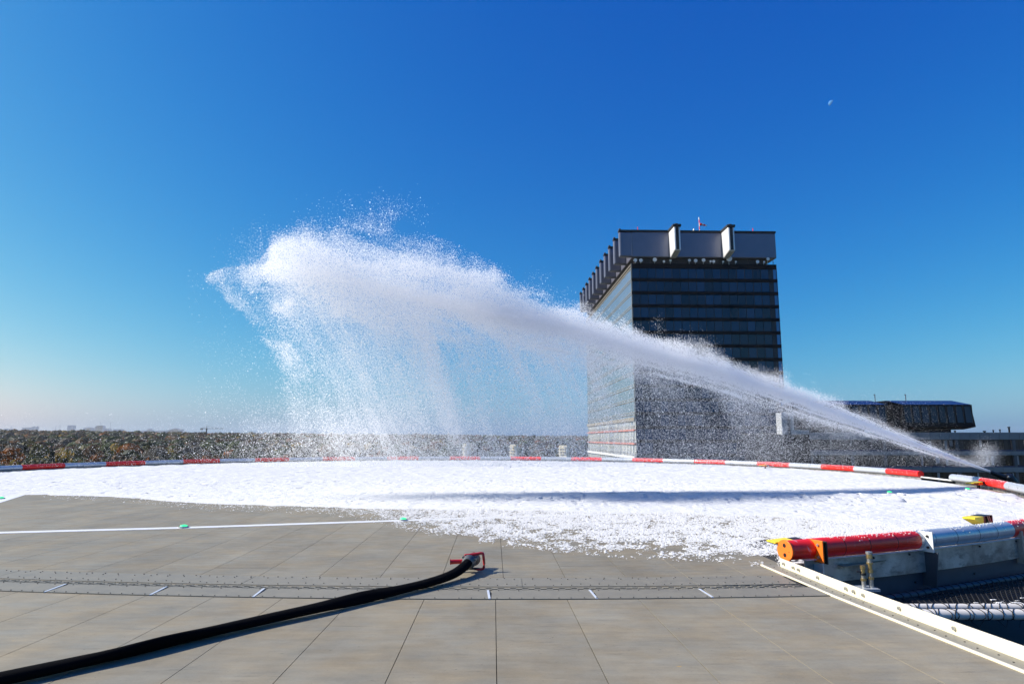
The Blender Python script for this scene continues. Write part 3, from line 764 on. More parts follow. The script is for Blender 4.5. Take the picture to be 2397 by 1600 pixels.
q = np.stack([ids[:-1, :-1], ids[:-1, 1:], ids[1:, 1:], ids[1:, :-1]], -1).reshape(-1, 4)
keep = (ht.ravel()[q] > -.02).any(1); q = q[keep]
used = np.unique(q); remap = -np.ones(nx * ny, int); remap[used] = np.arange(len(used))
fo = np_mesh('foam_blanket', v[used], remap[q], M['foam']); fo.data.polygons.foreach_set('use_smooth', [True] * len(fo.data.polygons))
tag(fo, 'thick white foam blanket covering the far half of the deck', 'foam', kind='stuff')

# loose flakes on the deck
n = 900000
fx = rng.uniform(-330, 2240, n); t = rng.random(n)
e0 = edge_Y(fx) - 14; e1 = flake_Y(fx)
fy = e0 + (e1 - e0 + 6) * t
cl = fbm(fx / 30, fy / 8, 4, 71); cl2 = fbm(fx / 9, fy / 3, 3, 77)
wide = np.clip((e1 - e0) / 60, .25, 1)
dens = np.clip(1.35 - 1.40 * t ** 1.25, 0, 1) * np.clip((cl - .42 + .42 * (1 - t)) * 3.0, 0, 1.2) * np.clip(.4 + 1.5 * (cl2 - .3), .1, 1.2)
dens *= np.clip((fx - 820) / 420 + .30, .15, 1)
ok = rng.random(n) < dens * np.clip((e1 - e0) / 100, .1, 1) * .85
fx, fy = fx[ok], fy[ok]
v_ = fy - 800; tt_ = -H_CAM / (F_PX * SP - v_ * CP)
gxp = np.c_[(fx - 1198.5) * tt_, (F_PX * CP + v_ * SP) * tt_]
okr = np.hypot(gxp[:, 0] - CX, gxp[:, 1] - CY) < RAD - .1 + np.interp(np.degrees(np.arctan2(gxp[:, 1] - CY, gxp[:, 0] - CX)), OFF_A, OFF_R)
gxp = gxp[okr]; rd = rng.gamma(2.0, .0026, len(gxp)) + .0022; rd = np.minimum(rd, .018)
tub = []
for (a0, a1, cnt_) in ((-66.4, -61.0, 420), (-59.8, -45, 700), (-30, -10, 500)):      # flakes on top of the pipe rail
    for i in range(cnt_):
        a_ = random.uniform(a0, a1); ph = R_(random.gauss(100, 26)); m = ring(a_, RAD + (TR + .002) * math.cos(ph), TZ + (TR + .002) * math.sin(ph)); tub.append((*m, random.uniform(.003, .008)))
for i in range(3200):
    a_ = random.triangular(-2, 140, 30); ph = R_(random.gauss(110, 45)); m = ring(a_, RAD - (TR + .002) * -math.cos(ph), TZ + (TR + .002) * math.sin(ph)); tub.append((*m, random.uniform(.006, .014)))
tub = np.array(tub)
nfl = min(len(gxp), 85000); pick = rng.permutation(len(gxp))[:nfl]
fr = rng.gamma(2.2, .0055, nfl) + .005; fr = np.minimum(fr, .036); an = rng.uniform(0, 6.283, nfl); el_ = rng.uniform(.5, 1.0, nfl)
cosv, sinv = np.cos(an), np.sin(an); fc = np.c_[gxp[pick], np.full(nfl, .004)]
def fv(dx, dy, dz): return fc + np.c_[fr * (dx * cosv - dy * el_ * sinv), fr * (dx * sinv + dy * el_ * cosv), dz]
fh_ = fr * rng.uniform(.22, .5, nfl)
fvv = np.stack([fv(1, 0, 0 * fr), fv(.2, 1, 0 * fr), fv(-1, .15, 0 * fr), fv(-.1, -1, 0 * fr), fv(.25, .2, fh_), fv(-.3, -.15, fh_ * .9)], 1).reshape(-1, 3)
ft = np.array([(0, 1, 4), (1, 2, 4), (2, 5, 4), (2, 3, 5), (3, 0, 5), (0, 4, 5)]); fff = (np.arange(nfl)[:, None, None] * 6 + ft[None]).reshape(-1, 3)
ffo = np_mesh('flat_foam_flakes', fvv, fff, M['flake_deck']); tag(ffo, 'flat foam scraps strewn over the deck in front of the foam blanket', 'foam flakes', kind='stuff')
rest = np.setdiff1d(np.arange(len(gxp)), pick); gxp = gxp[rest]; rd = rd[rest] * .6
pos = np.concatenate([np.c_[gxp, rd * .45], tub[:, :3]]); rad_ = np.concatenate([rd, tub[:, 3]])
tag(points_object('loose_foam_flakes', pos, rad_, M['flake_deck']), 'loose white foam flakes scattered on the deck and rails', 'foam flakes', kind='stuff')

# ================================================================== THE JET
cl_x = np.array([2318, 2250, 2200, 2100, 2000, 1870, 1700, 1500, 1300, 1100, 900, 760, 640, 560, 490])
cl_y = np.array([1103, 1079, 1060, 1022, 985, 937, 873, 815, 760, 722, 685, 652, 625, 640, 655])
def jet_y(x): return np.interp(x, cl_x[::-1], cl_y[::-1])
wd_x = np.array([2318, 2250, 2200, 2000, 1800, 1500, 1200, 900, 700, 490]); wd_v = np.array([2.5, 5, 8, 18, 25, 31, 40, 46, 50, 24])
def jet_w(x): return np.interp(x, wd_x[::-1], wd_v[::-1])
def depthY(x): return np.interp(x, [480, 1100, 1700, 2318], [18.6, 19.0, 20.6, 23.4])
def dens_field(x, y):
    """how thick the spray stands, over the vertical sheet in which the jet flies (points per px2)"""
    c = jet_y(x); wdt = jet_w(x); d = (y - c) / wdt              # <0 above, >0 below
    wx = 60 * (fbm(x / 150, y / 150, 2, 11) - .5); wy = 60 * (fbm(x / 150, y / 150, 2, 12) - .5)
    tur = fbm((x + wx) / 130, (y - .36 * x + wy) / 30, 4, 101)
    tur2 = fbm((x + wx) / 60, (y + wy) / 48, 5, 151)
    k = np.clip((tur2 - .36) * 3.6, 0, 1.7)
    # outline of the torn upper edge and of the curtain's left edge, roughened by noise
    nz_ = tur2 - .5
    top = np.interp(x, [470, 500, 540, 605, 632, 720, 790, 860, 930, 1000, 1100, 1200, 1340, 1500, 1700, 1840, 2000, 2150, 2300],
                       [652, 634, 616, 598, 574, 552, 536, 522, 530, 560, 604, 652, 716, 772, 838, 884, 958, 1022, 1086])
    ins = (y - top + 70 * nz_) / 46                                  # >0 inside the visible cloud
    inside = np.clip(ins / np.interp(x, [600, 780, 900, 1000, 1200], [1, 1.9, 2.2, 1.6, 1]), 0, 1) ** 1.5
    mistup = .20 * np.clip((ins + 1.25) / 1.25, 0, 1) ** 2.6 * k * .35 * np.interp(x, [480, 600, 800, 1000, 1400, 2200, 2300], [.1, .3, 1, 1, .5, .3, 0])
    halo = np.interp(x, [1300, 1450, 2000, 2200], [1.9, 2.7, 2.7, 1.6]) * np.exp(-np.abs(d) ** 1.2 / 1.3) * np.where(d < 0, np.clip((ins + .5) / .9, 0, 1) ** 1.5, 1) * np.clip((tur - .25) * 2.6, 0, 1.6) * np.clip((x - 640) / 160, .0, 1)
    above = .62 * inside * np.clip(k, .12, 1.6) * (d < .3) * np.clip((x - 600) / 60, 0, 1) * np.clip((2290 - x) / 200, 0, 1)
    above += .85 * np.exp(-np.abs(d + 1.4) ** 2 / 1.6) * inside * np.clip(.35 + (tur - .3) * 2.2, .2, 1.4) * np.interp(x, [900, 1100, 1400, 1700, 2000, 2200], [0, 1, 1, .6, .4, .1])
    wisp = .05 * np.exp(-(((x - 880 - .3 * (y - 520)) / 95) ** 2 + ((y - 525) / 50) ** 2)) * k
    hx, hy2 = (x - 745) / 130, (y - (636 + .16 * (x - 690))) / 74
    head = 1.0 * np.exp(-(hx ** 2 + hy2 ** 2) ** 1.5) * np.clip(k, .3, 1.4)
    hb = (1.9 * np.exp(-(((x - 672) / 46) ** 2 + ((y - 612 + .35 * (x - 655)) / 42) ** 2) ** 1.3) + 1.1 * np.exp(-(((x - 715) / 45) ** 2 + ((y - 582) / 24) ** 2))) * np.clip((x - 626) / 12, 0, 1) * np.clip(.5 + k * .6, 0, 1.2)
    hb += .7 * np.exp(-(((x - 890) / 55) ** 2 + ((y - 610) / 26) ** 2)) * np.clip(k, .3, 1.4)
    u_ = (x - 480) / 200.
    lo_ = np.interp(x, [480, 520, 570, 620, 700], [656, 690, 750, 800, 860]); hi_ = top
    tipc = .30 * np.clip((y - hi_ + 30 * nz_) / 10, 0, 1) * np.clip((lo_ - y + 60 * nz_) / 22, 0, 1) * np.clip((x - 478) / 6, 0, 1) * np.clip((690 - x) / 60, 0, 1) * np.clip(k + .25, .3, 1.4)
    tipc *= 1 + .5 * np.exp(-((x - 505) / 30) ** 2)
    fall = np.clip(y - c - wdt * .4, 0, None)
    st = fbm((x - .48 * (y - c) + .6 * wx) / 52, (y + wy) / 300, 4, 201); st2 = fbm((x - .7 * (y - c)) / 130, y / 500, 3, 231)
    left = np.interp(y, [600, 700, 760, 800, 860, 900, 960, 1020, 1085], [640, 600, 618, 628, 655, 660, 630, 550, 470])
    cur = (1.0 * np.exp(-fall / 125) + .26) * np.clip((st - .24) * 2.1, .26, 1.1) * np.clip((st2 - .18) * 2.0, .45, 1.15) * np.clip((x - left + 60 * nz_) / 60, 0, 1)
    cur *= np.interp(x, [560, 760, 900, 1300, 1420, 1560, 1800, 1950, 2100, 2250], [.85, 1, 1.45, 1.5, 1.05, .62, .50, .36, .20, .0])
    cur *= np.interp(y, [900, 1000, 1090], [1, .9, .55])
    cur *= (d > 0) * (1 - .55 * np.clip((y - 850) / 140, 0, 1) * np.clip((820 - x) / 140, 0, 1))
    lob = .55 * np.exp(-(((x - 665 - .40 * (y - 760)) / 50) ** 2 + ((y - 770) / 110) ** 2)) * np.clip(k, .2, 1.4) * np.clip((x - left + 40 * nz_) / 30, 0, 1)
    foot = .30 * np.exp(-(((x - 835) / 150) ** 2 + ((y - 1015) / 50) ** 2)) * np.clip((st - .2) * 2, .2, 1.2)
    low = np.exp(-((y - 1064) / 34) ** 2) * np.interp(x, [-60, 300, 560, 900, 1500, 2000, 2250], [.022, .028, .10, .18, .19, .14, .0])
    low2 = .08 * np.exp(-((y - 1000) / 60) ** 2) * np.interp(x, [300, 520, 700, 1400, 2100, 2250], [0, .3, 1, 1.3, 1, 0])
    puff = .7 * np.exp(-(((x - 2306) / 22) ** 2 + ((y - 1064) / 22) ** 2)) * k + .35 * np.exp(-(((x - 2290) / 34) ** 2 + ((y - 1085) / 14) ** 2))
    fine = np.interp(x, [1250, 1700, 2100], [1, 1.25, 2.4])
    return (halo + above + puff) * fine + mistup + wisp + head + hb + tipc + cur + lob + foot + low + low2
def sample(n, gain):
    x = rng.uniform(-60, 2380, n); y = rng.uniform(420, 1092, n)
    keep = (y > jet_y(x) - 290) & ((x > 440) | (y > 960)); x, y = x[keep], y[keep]
    d = dens_field(x, y) * gain
    ok = rng.random(len(x)) < d * (2440 * 672) / n            # d = points per px2
    return x[ok], y[ok]
def place(x, y, spread):
    Yv = depthY(x) + rng.normal(0, 1, len(x)) * spread
    v_ = y - 800; b = F_PX * CP + v_ * SP; c = F_PX * SP - v_ * CP; tt = depthY(x) / b
    tt = Yv / b
    return np.c_[(x - 1198.5) * tt, Yv, H_CAM + c * tt]
# core of the jet: braided, thinning out towards the head
n = 620000
NF = 80
fo_k = rng.normal(0, 1, NF) * np.where(np.arange(NF) % 3 == 0, .78, .30); fz_k = rng.normal(0, 1, NF); fs_k = rng.uniform(760, 2318, NF); fs_k[:22] = 2318; fe_k = np.minimum(fs_k - 250, rng.uniform(640, 1250, NF)); fw_k = rng.uniform(.05, .26, NF)
kf = rng.integers(0, NF, n)
x1 = fe_k[kf] + (fs_k[kf] - fe_k[kf]) * rng.random(n) ** .85
drift = .55 * (fbm(x1 / 260 + kf * 7.7, kf * 3.1 + 0 * x1, 3, 411) - .5)
y1 = jet_y(x1) + (fo_k[kf] + drift + rng.normal(0, 1, n) * fw_k[kf]) * jet_w(x1) * np.interp(x1, [1900, 2318], [1, .75])
lump_ = fbm(x1 / 42 + kf * 5.3, kf * 1.7 + 0 * x1, 3, 431)
ok = rng.random(n) < np.clip((lump_ - .22) * 2.6, .12, 1) * np.clip((x1 - 760) / 700, .10, 1)
x1, y1, kf = x1[ok], y1[ok], kf[ok]
sw = np.clip(jet_w(x1) / 80, .025, .7)
v_ = y1 - 800; Yv = depthY(x1) + sw * (fz_k[kf] * .8 + rng.normal(0, .45, len(x1))); tt = Yv / (F_PX * CP + v_ * SP)
p1 = np.c_[(x1 - 1198.5) * tt, Yv, H_CAM + (F_PX * SP - v_ * CP) * tt]; r1 = rng.gamma(4, .0009, len(x1)) + .0024
x2, y2 = sample(6500000, 3.2)
p2 = place(x2, y2, np.clip(.10 + (2318 - x2) / 2000, .08, .75)); r2 = rng.gamma(2.0, .0010, len(x2)) + .0023
big = rng.random(len(x2)) < .05; r2[big] *= 1.9; r2[x2 < 560] *= .8; r2 *= np.interp(x2, [1250, 1700, 2100], [1, .85, .55])
pp = np.concatenate([p1, p2]); rp = np.concatenate([r1, r2]); okz = pp[:, 2] > .02
print('jet points', len(x1), len(x2))
tag(points_object('foam_jet', pp[okz], rp[okz], M['flake']), 'white foam jet spraying from the cannon across the deck in front of the tower', 'foam jet', kind='stuff')

# ================================================================== ROOF we stand on
rf = MB().prism([(-45, -30), (60, -30), (60, 51), (-45, 51)], -3.6, -3.2).build('roof', M['roof']); tag(rf, kind='structure')
hb_ = MB().prism([(-44.6, -29.6), (59.6, -29.6), (59.6, 50.6), (-44.6, 50.6)], -26, -3.6).build('supporting_building', M['blockwall']); tag(hb_, kind='structure')
for i, (x, y) in enumerate([(-4, 28), (-16, 20), (8, 20), (-16, 36), (8, 36), (-4, 12), (-7, 1), (2, 1)]):
    MB().cyl((x, y, -3.2), (x, y, -.3), .35, 16).build('deck_column', M['kick_side'], rf, True)

# ================================================================== THE TOWER
TY = 180.0; TANG = math.atan2(-51.5, F_PX / CP)
TX = (1489 - 1198.5) / (F_PX / CP) * TY
tw_ = thing('office_tower', 'dark glass office tower with silver finned crown, left of the low wing', 'tower', (TX, TY, 0), -TANG)
W, D = 42.0, 88.0
def tz(y): return P(1480, y, TY).z
ZR = tz(616); ZL = tz(976); ST = 3.78; ZG = -26.
# core
MB().box((.25, .25, ZG), (W - .25, D, ZR - .3)).build('core', M['mullion'], tw_)
MB().box((0, 0, ZR - 1.45), (W, D, ZR)).build('roof_band', M['spandrel'], tw_)
nf = int((ZR - 1.45 - ZG) / ST)
win = MB().box((0, 0, 0), (W / 18 - .10, .06, 2.85)).build('window', M['glass'], tw_)
first = True
for k in range(16):
    zb = ZR - 1.45 - ST * (k + 1) + .93
    MB().box((-.02, -.12, zb - .93), (W + .02, .25, zb)).build('spandrel', M['spandrel'], tw_)
    for j in range(18):
        if first: win.location = (j * W / 18 + .05, .14, zb); first = False; continue
        c_ = share(win, 'window', tw_, (j * W / 18 + .05, .14, zb))
        if j == 17: c_.material_slots[0].link = 'OBJECT'; c_.material_slots[0].material = M['glass_corner']; c_.scale.x = .5; c_.location.x += .55 * W / 18
for j in range(19):
    x = j * W / 18
    MB().box((min(max(x - .05, 0.02), W - .12), .02, ZG + 5), (min(max(x - .05, .02), W - .12) + .10, .20, ZR - 1.45)).build('mullion', M['mullion'], tw_)
# left side: glazing strips, beige double rails, fine mullions
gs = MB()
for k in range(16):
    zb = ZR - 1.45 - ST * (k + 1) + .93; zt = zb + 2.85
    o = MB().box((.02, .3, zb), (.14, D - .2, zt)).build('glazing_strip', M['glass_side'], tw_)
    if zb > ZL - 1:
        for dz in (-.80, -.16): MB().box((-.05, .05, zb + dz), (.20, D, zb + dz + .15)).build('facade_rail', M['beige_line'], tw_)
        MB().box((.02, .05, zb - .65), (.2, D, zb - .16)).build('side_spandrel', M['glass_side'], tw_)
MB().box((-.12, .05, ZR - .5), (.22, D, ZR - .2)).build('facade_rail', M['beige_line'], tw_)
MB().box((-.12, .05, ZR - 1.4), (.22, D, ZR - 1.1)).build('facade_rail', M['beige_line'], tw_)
mu = MB()
for j in range(64):
    y = .3 + j * (D - .5) / 63; mu.box((-.02, y - .05, ZL), (.03, y + .05, ZR - 1.45))
tag(mu.build('side_mullions', M['mullion'], tw_), kind='stuff')
MB().box((-.16, -.02, ZL), (.16, .02 + .22, ZR)).build('corner_post', M['beige_line'], tw_)
# lower three storeys, left side, upright pale ribs and red rails
lo = MB()
for j in range(44):
    y = .2 + j * (D - .6) / 43; lo.box((-.07, y - .14, ZG), (-.02, y + .14 + .5 * random.random(), ZL - .6))
tag(lo.build('side_ribs', M['pale'], tw_), kind='stuff')
MB().box((-.45, -.05, ZL - 1.0), (.1, D, ZL)).build('facade_rail', M['beige_line'], tw_)
for yp in (1006, 1038):
    z = tz(yp); MB().box((-.5, -.08, z - .2), (.1, D, z + .2)).build('red_rail', M['red_line'], tw_)
z = tz(1070.5); MB().box((-.6, -.1, z - .35), (.1, D, z + .3)).build('white_rail', M['pale'], tw_)
# crown
ZC0, ZC1 = tz(602), tz(543)
MB().box((1.5, .8, ZR - .05), (W - 3, D - 1, ZC0 + .3)).build('plant_room', M['dark_int'], tw_)
MB().box((.3, -.35, ZC0), (W + .1, D, ZC1)).build('crown', M['alu'], tw_, bevel=.25)
MB().box((.1, -.5, ZC1), (W + .2, D, ZC1 + .55)).build('coping', M['coping'], tw_)
fin_l = None
for k in range(11):
    y = k * 8.15
    a = MB().box((-3.4, y - .35, ZC0), (.5, y + 1.05, ZC1)).build('side_fin', M['alu'], tw_, bevel=.45)
    MB().box((-3.45, y - .42, ZC1), (.2, y + 1.1, ZC1 + .55)).build('fin_cap', M['coping'], a)
    MB().cyl((-3.0, y + .3, ZC1 + .5), (-3.0, y + .3, ZC1 + 1.0), .35, 8).build('roof_light', M['coping'], a)
for u in (11.9, 27.2):
    fz = -5.6
    pts_ = [(fz, ZC0 + .55), (fz, ZC1), (-.3, ZC1), (-.3, ZC0 - .35), (-1.5, ZC0 - .35)]
    vs = []; n = len(pts_)
    for yy, z_ in pts_: vs += [(u - .95, yy, z_), (u + .95, yy, z_)]
    a = MB().add(vs, [tuple(2 * i for i in range(n)), tuple(2 * i + 1 for i in reversed(range(n)))] + [(2 * i, 2 * ((i + 1) % n), 2 * ((i + 1) % n) + 1, 2 * i + 1) for i in range(n)]).build('front_fin', M['alu_sunlit'], tw_, bevel=.35)
    MB().box((u - .42, fz - .06, ZC0 + .8), (u + .42, fz + .3, ZC1 - .1)).build('groove', M['coping'], a)
    MB().box((u - 1.15, fz - .2, ZC1), (u + 1.15, -.2, ZC1 + .6)).build('fin_cap', M['coping'], a)
    MB().cyl((u, fz + .8, ZC1 + .5), (u, fz + .8, ZC1 + .95), .55, 8).build('roof_light', M['coping'], a)
for u, r, z_, yy in ((1.2, .75, .95, -.2), (2.8, .75, .95, -.2), (6.8, .85, 1.2, -.2), (9.4, .5, .6, -.3), (11.3, .5, .95, -.3), (16.8, .6, 1.1, -.2), (18.6, .75, 1.0, -.2), (20.9, .75, 1.2, -.2),
                     (22.9, .45, .8, -.2), (23.8, .6, .8, -.2), (26.5, .4, .7, -.3), (28.2, 1.15, 1.6, -.6), (30.2, .4, .7, -.3), (36.5, .7, .8, -.3), (38.4, .4, .7, -.3), (39.6, .65, 1.7, -.3)):
    c = Vector((u, yy + .25, ZR + z_ * .9)); r *= .72
    d_ = MB().tube([c, c + Vector((-.05, -.22, 0)), c + Vector((-.06, -.34, 0))], [r * .8, r, r * .96], 16).build('antenna_dish', M['dish'], tw_, True)
    MB().cyl(c + Vector((0, .3, -z_)), c + Vector((0, .3, .4)), .08, 6).build('antenna_post', M['steel'], d_)
for u in (.9, 3.4, 5.4, 9.2, 10.6, 15, 25, 34, 41):
    MB().cyl((u, -.2, ZR), (u, -.2, ZR + random.uniform(.8, 1.5)), .09, 6).build('railing_post', M['coping'], tw_)
for u in (2.2, 35.8): MB().cyl((u, .2, ZC1 + .5), (u, .2, ZC1 + 1.6), .12, 6).build('warning_light', M['red'], tw_)
# wind sock mast and lattice on the tower roof
mp_ = P(1638, 545, TY + 8)
wm = thing('windsock_mast', 'red and white windsock mast on the tower roof', 'windsock', (mp_.x, mp_.y, ZC1 + .5))
MB().box((-1.6, -1, 0), (1.6, 1, .7)).build('base', M['coping'], wm)
for i in range(5):
    MB().cyl((0, 0, .7 + i * 1.05), (0, 0, .7 + (i + 1) * 1.05), .13, 8).build('pole_section', M['red'] if i % 2 == 0 else M['dish'], wm, True)
MB().cyl((0, 0, 5.95), (-.1, 0, 6.7), .16, 8).build('mast_head', M['dish'], wm, True)
for i in range(4):
    a = Vector((.15 + i * .52, 0, 4.55 - i * .11)); b = Vector((.15 + (i + 1) * .52, 0, 4.55 - (i + 1) * .11))
    MB().cyl(a, b, .42 - .06 * i, 10, .42 - .06 * (i + 1)).build('windsock', M['red'] if i % 2 == 0 else M['dish'], wm, True)
lp = P(1624, 545, TY + 8)
la = thing('roof_antenna', 'dark twin post antenna with guy wires left of the windsock mast', 'antenna', (lp.x, lp.y, ZC1 + .5))
for x in (-.28, .28): MB().cyl((x, 0, 0), (x, 0, 2.6), .09, 6).build('post', M['coping'], la)
for z_ in (.6, 1.5, 2.5): MB().cyl((-.28, 0, z_), (.28, 0, z_), .07, 6).build('rung', M['coping'], la)
MB().cyl((0, 0, 2.5), (0, 0, 3.2), .30, 10, .12).build('cap', M['dish'], la, True)
for x in (-1.9, 1.6): MB().cyl((0, 0, 2.2), (x, 0, 0), .025, 4).build('guy_wire', M['coping'], la)

# ================================================================== LOW WING ON THE RIGHT
LY = 150.0
def lx(x): return (x - 1198.5) / (F_PX / CP) * LY
def lz(y): return P(2200, y, LY).z
lw = thing('low_wing', 'low grey hospital wing with long dark window bands behind the right rail', 'building', (lx(1850), LY, 0))
X0, X1 = 0., lx(2560) - lx(1850)
MB().box((X0 + .2, .6, -26), (X1, 34, lz(1013) - .3)).build('core', M['spandrel'], lw)
pw = 2.28
nP = int((X1 - X0) / pw)
for (ya, yb, out) in ((1011.5, 1028, 0.), (1055.5, 1064.5, .0), (1093, 1104.5, .0), (1134, 1145, 0.)):
    za, zb = lz(ya), lz(yb)
    o = MB().box((.02, 0, zb), (pw - .04, .5, za)).build('parapet_panel', M['slab'], lw); o.location = (X0, 0, 0)
    for j in range(1, nP): share(o, 'parapet_panel', lw, (X0 + j * pw, 0, 0))
for ya in (1052, 1090):
    MB().box((X0, .15, lz(ya + 3.3)), (X1, .6, lz(ya))).build('sun_blind_box', M['bluemetal'], lw)
for (ya, yb) in ((1028.5, 1052), (1065, 1090), (1105, 1134)):
    za, zb = lz(ya), lz(yb)
    o = MB().box((.06, .55, zb), (pw / 2 - .03, .59, za)).build('window', M['glass_low'], lw); o.location = (X0, -.02, 0)
    for j in range(1, 2 * nP - 1):
        c = share(o, 'window', lw, (X0 + j * pw / 2, -.02, 0))
    for j in range(0, nP - 1):
        if random.random() < .45:
            x_ = X0 + j * pw + random.choice((.1, 1.2)); wd = random.uniform(.3, .75)
            MB().box((x_, .44, zb + random.uniform(0, .9)), (x_ + wd, .50, za - .1)).build('blind', M['curtain'], lw)
for xp in (2240, 2373, 2070):
    MB().box((lx(xp) - lx(1850) - .35, .1, lz(1140)), (lx(xp) - lx(1850) + .35, .6, lz(1029))).build('column', M['kick_side'], lw)
for xp, hgt, r in ((2251, 3.5, .14), (2321, 3, .2), (2342, 5, .12), (2358, 6.5, .12), (2380, 12.5, .18)):
    x_ = lx(xp) - lx(1850); z0 = lz(1012); h = hgt * LY / 1537
    MB().cyl((x_, 2, z0 - .3), (x_, 2, z0 + h), r, 8).build('roof_vent', M['spandrel'], lw)
    MB().cyl((x_, 2, z0 + h - .1), (x_, 2, z0 + h + .15), r * 1.6, 8).build('vent_cap', M['spandrel'], lw)
MB().box((X0 - 1, 2, lz(1012) - .3), (X1, 30, lz(1012) - .02)).build('flat_roof', M['roof'], lw)

def px_(x): return (x - 1198.5) / (F_PX / CP) * (LY + 3)
def pavilion(xr0, xr1, xe0, xe1, xb0, xb1, label, nwin, chamfer_left=False):
    bx = px_(xe0); t = thing('roof_pavilion', label, 'building', (bx, LY + 3, 0))
    zr, ze, zb, zf = lz(933.5), lz(945), lz(998), lz(1004)
    r0, r1, e0, e1, b0, b1 = [px_(q) - bx for q in (xr0, xr1, xe0, xe1, xb0, xb1)]
    Dp = 12.
    # roof with sloping front
    MB().add([(e0, -.3, ze), (e1, -.3, ze), (r1, 3.2, zr), (r0, 3.2, zr), (r0, Dp - 3, zr), (r1, Dp - 3, zr), (e1, Dp, ze), (e0, Dp, ze)],
             [(0, 1, 2, 3), (3, 2, 5, 4), (4, 5, 6, 7), (1, 6, 5, 2), (0, 3, 4, 7), (7, 6, 1, 0)]).build('roof', M['bluemetal'], t)
    MB().add([(e0 + .1, 0, ze - .02), (e1 - .1, 0, ze - .02), (b1, -.35, zb), (b0, -.35, zb), (e0 + .1, Dp - .2, ze - .02), (e1 - .1, Dp - .2, ze - .02), (b1, Dp, zb), (b0, Dp, zb)],
             [(0, 1, 2, 3), (5, 4, 7, 6), (1, 5, 6, 2), (4, 0, 3, 7), (4, 5, 1, 0), (3, 2, 6, 7)]).build('wall', M['spandrel'], t)
    MB().add([(b0, -.35, zb - .03), (b1, -.35, zb - .03), (b1, Dp, zb - .03), (b0, Dp, zb - .03), (b0 + .8, 1.2, zf), (b1 - 1.9, 1.2, zf), (b1 - 1.9, Dp - 1, zf), (b0 + .8, Dp - 1, zf)],
             [(0, 1, 2, 3), (4, 5, 6, 7), (0, 1, 5, 4), (1, 2, 6, 5), (2, 3, 7, 6), (3, 0, 4, 7)]).build('soffit', M['spandrel'], t)
    MB().box((b0 + 1, 2.2, lz(1012) - .2), (b1 - 4.2, Dp - 2, zf + .05)).build('plinth', M['spandrel'], t)
    sp_ = (e1 - e0) / nwin
    zw0, zw1 = lz(988), lz(949)
    tl = Matrix.Rotation(math.atan2(.35, ze - zb), 4, 'X')
    o = None
    for j in range(nwin):
        if o is None:
            o = MB().box((0, -.08, zw0 - ze), (sp_ * .72, .02, zw1 - ze), Matrix.Rotation(-math.atan2(.35, ze - zb) * -1, 4, 'X') if False else None).build('window', M['glass_pav'], t)
            o.rotation_euler = (-math.atan2(.35, ze - zb), 0, 0)
            o.location = (e0 + sp_ * .14, -.02, ze)
        else:
            c = share(o, 'window', t, (e0 + sp_ * (j + .14), -.02, ze)); c.rotation_euler = o.rotation_euler
        MB().box((e0 + sp_ * (j + .93) - .12, -.30, zb + .5), (e0 + sp_ * (j + .93) + .12, .1, ze - .05)).build('rib', M['coping'], t)
    return t
pv = pavilion(2100, 2257, 2119, 2281, 2113, 2285, 'dark roof pavilion with blue metal roof, right one above the low wing', 8)
MB().box((px_(2098) - px_(2119), .4, lz(1001)), (px_(2098) - px_(2119) + 1.6, 9, lz(946))).build('side_wall', M['spandrel'], pv)
pv2 = pavilion(1901, 2061, 1893, 2079, 1896, 2079, 'dark roof pavilion partly behind the jet, left one above the low wing', 9)
MB().add([(-3.2, 1, lz(948)), (-1.4, 1, lz(936)), (.4, 1, lz(936)), (.4, 1, lz(1000)), (-3.2, 1, lz(1000)), (-3.2, 8, lz(948)), (-1.4, 8, lz(936)), (.4, 8, lz(936)), (.4, 8, lz(1000)), (-3.2, 8, lz(1000))],
         [(0, 1, 2, 3, 4), (9, 8, 7, 6, 5), (0, 5, 6, 1), (1, 6, 7, 2), (2, 7, 8, 3), (3, 8, 9, 4), (4, 9, 5, 0)]).build('end_bay', M['spandrel'], pv2)
MB().box((px_(2070) - px_(1893), 3, lz(1004)), (px_(2103) - px_(1893), 9, lz(937))).build('link_block', M['navy'], pv2)
for p_, xp, yp in ((pv, 2159, 917), (pv2, 2084, 917)):
    b0 = p_.location
    MB().cyl((px_(xp) - b0.x, 5, lz(936)), (px_(xp) - b0.x, 5, lz(yp)), .09, 6).build('aerial', M['kick_side'], p_)
    MB().box((px_(xp) - b0.x - .25, 4.9, lz(yp + 2)), (px_(xp) - b0.x + .1, 5.1, lz(yp))).build('aerial_head', M['kick_side'], p_)
# pale stair tower with ladder between tower and wing
st_ = thing('stair_tower', 'pale stair block with ladder between tower and low wing', 'stair tower', (lx(1832), LY - 4, 0))
def sx(x): return lx(x) * (LY - 4) / LY - lx(1832)
def sz(y): return P(1850, y, LY - 4).z
MB().box((sx(1832), 0, sz(1016)), (sx(1844), 3, sz(965))).build('wall', M['stair'], st_)
MB().box((sx(1853), 0, sz(1016)), (sx(1861), 3, sz(965))).build('wall', M['stair'], st_)
MB().box((sx(1861) + .02, 0, sz(1016)), (sx(1895), 3, sz(1006))).build('wall', M['stair'], st_)
MB().box((sx(1844), 1, sz(1016)), (sx(1853), 3, sz(966))).build('recess', M['curtain'], st_)
MB().box((sx(1832), .05, -26), (sx(1895), 8, sz(1016) - .02)).build('lower_wall', M['spandrel'], st_)
for i in range(7):
    z_ = sz(1012 - i * 5); MB().box((sx(1845), .6, z_), (sx(1852), .7, z_ + .12)).build('ladder_rung', M['coping'], st_)

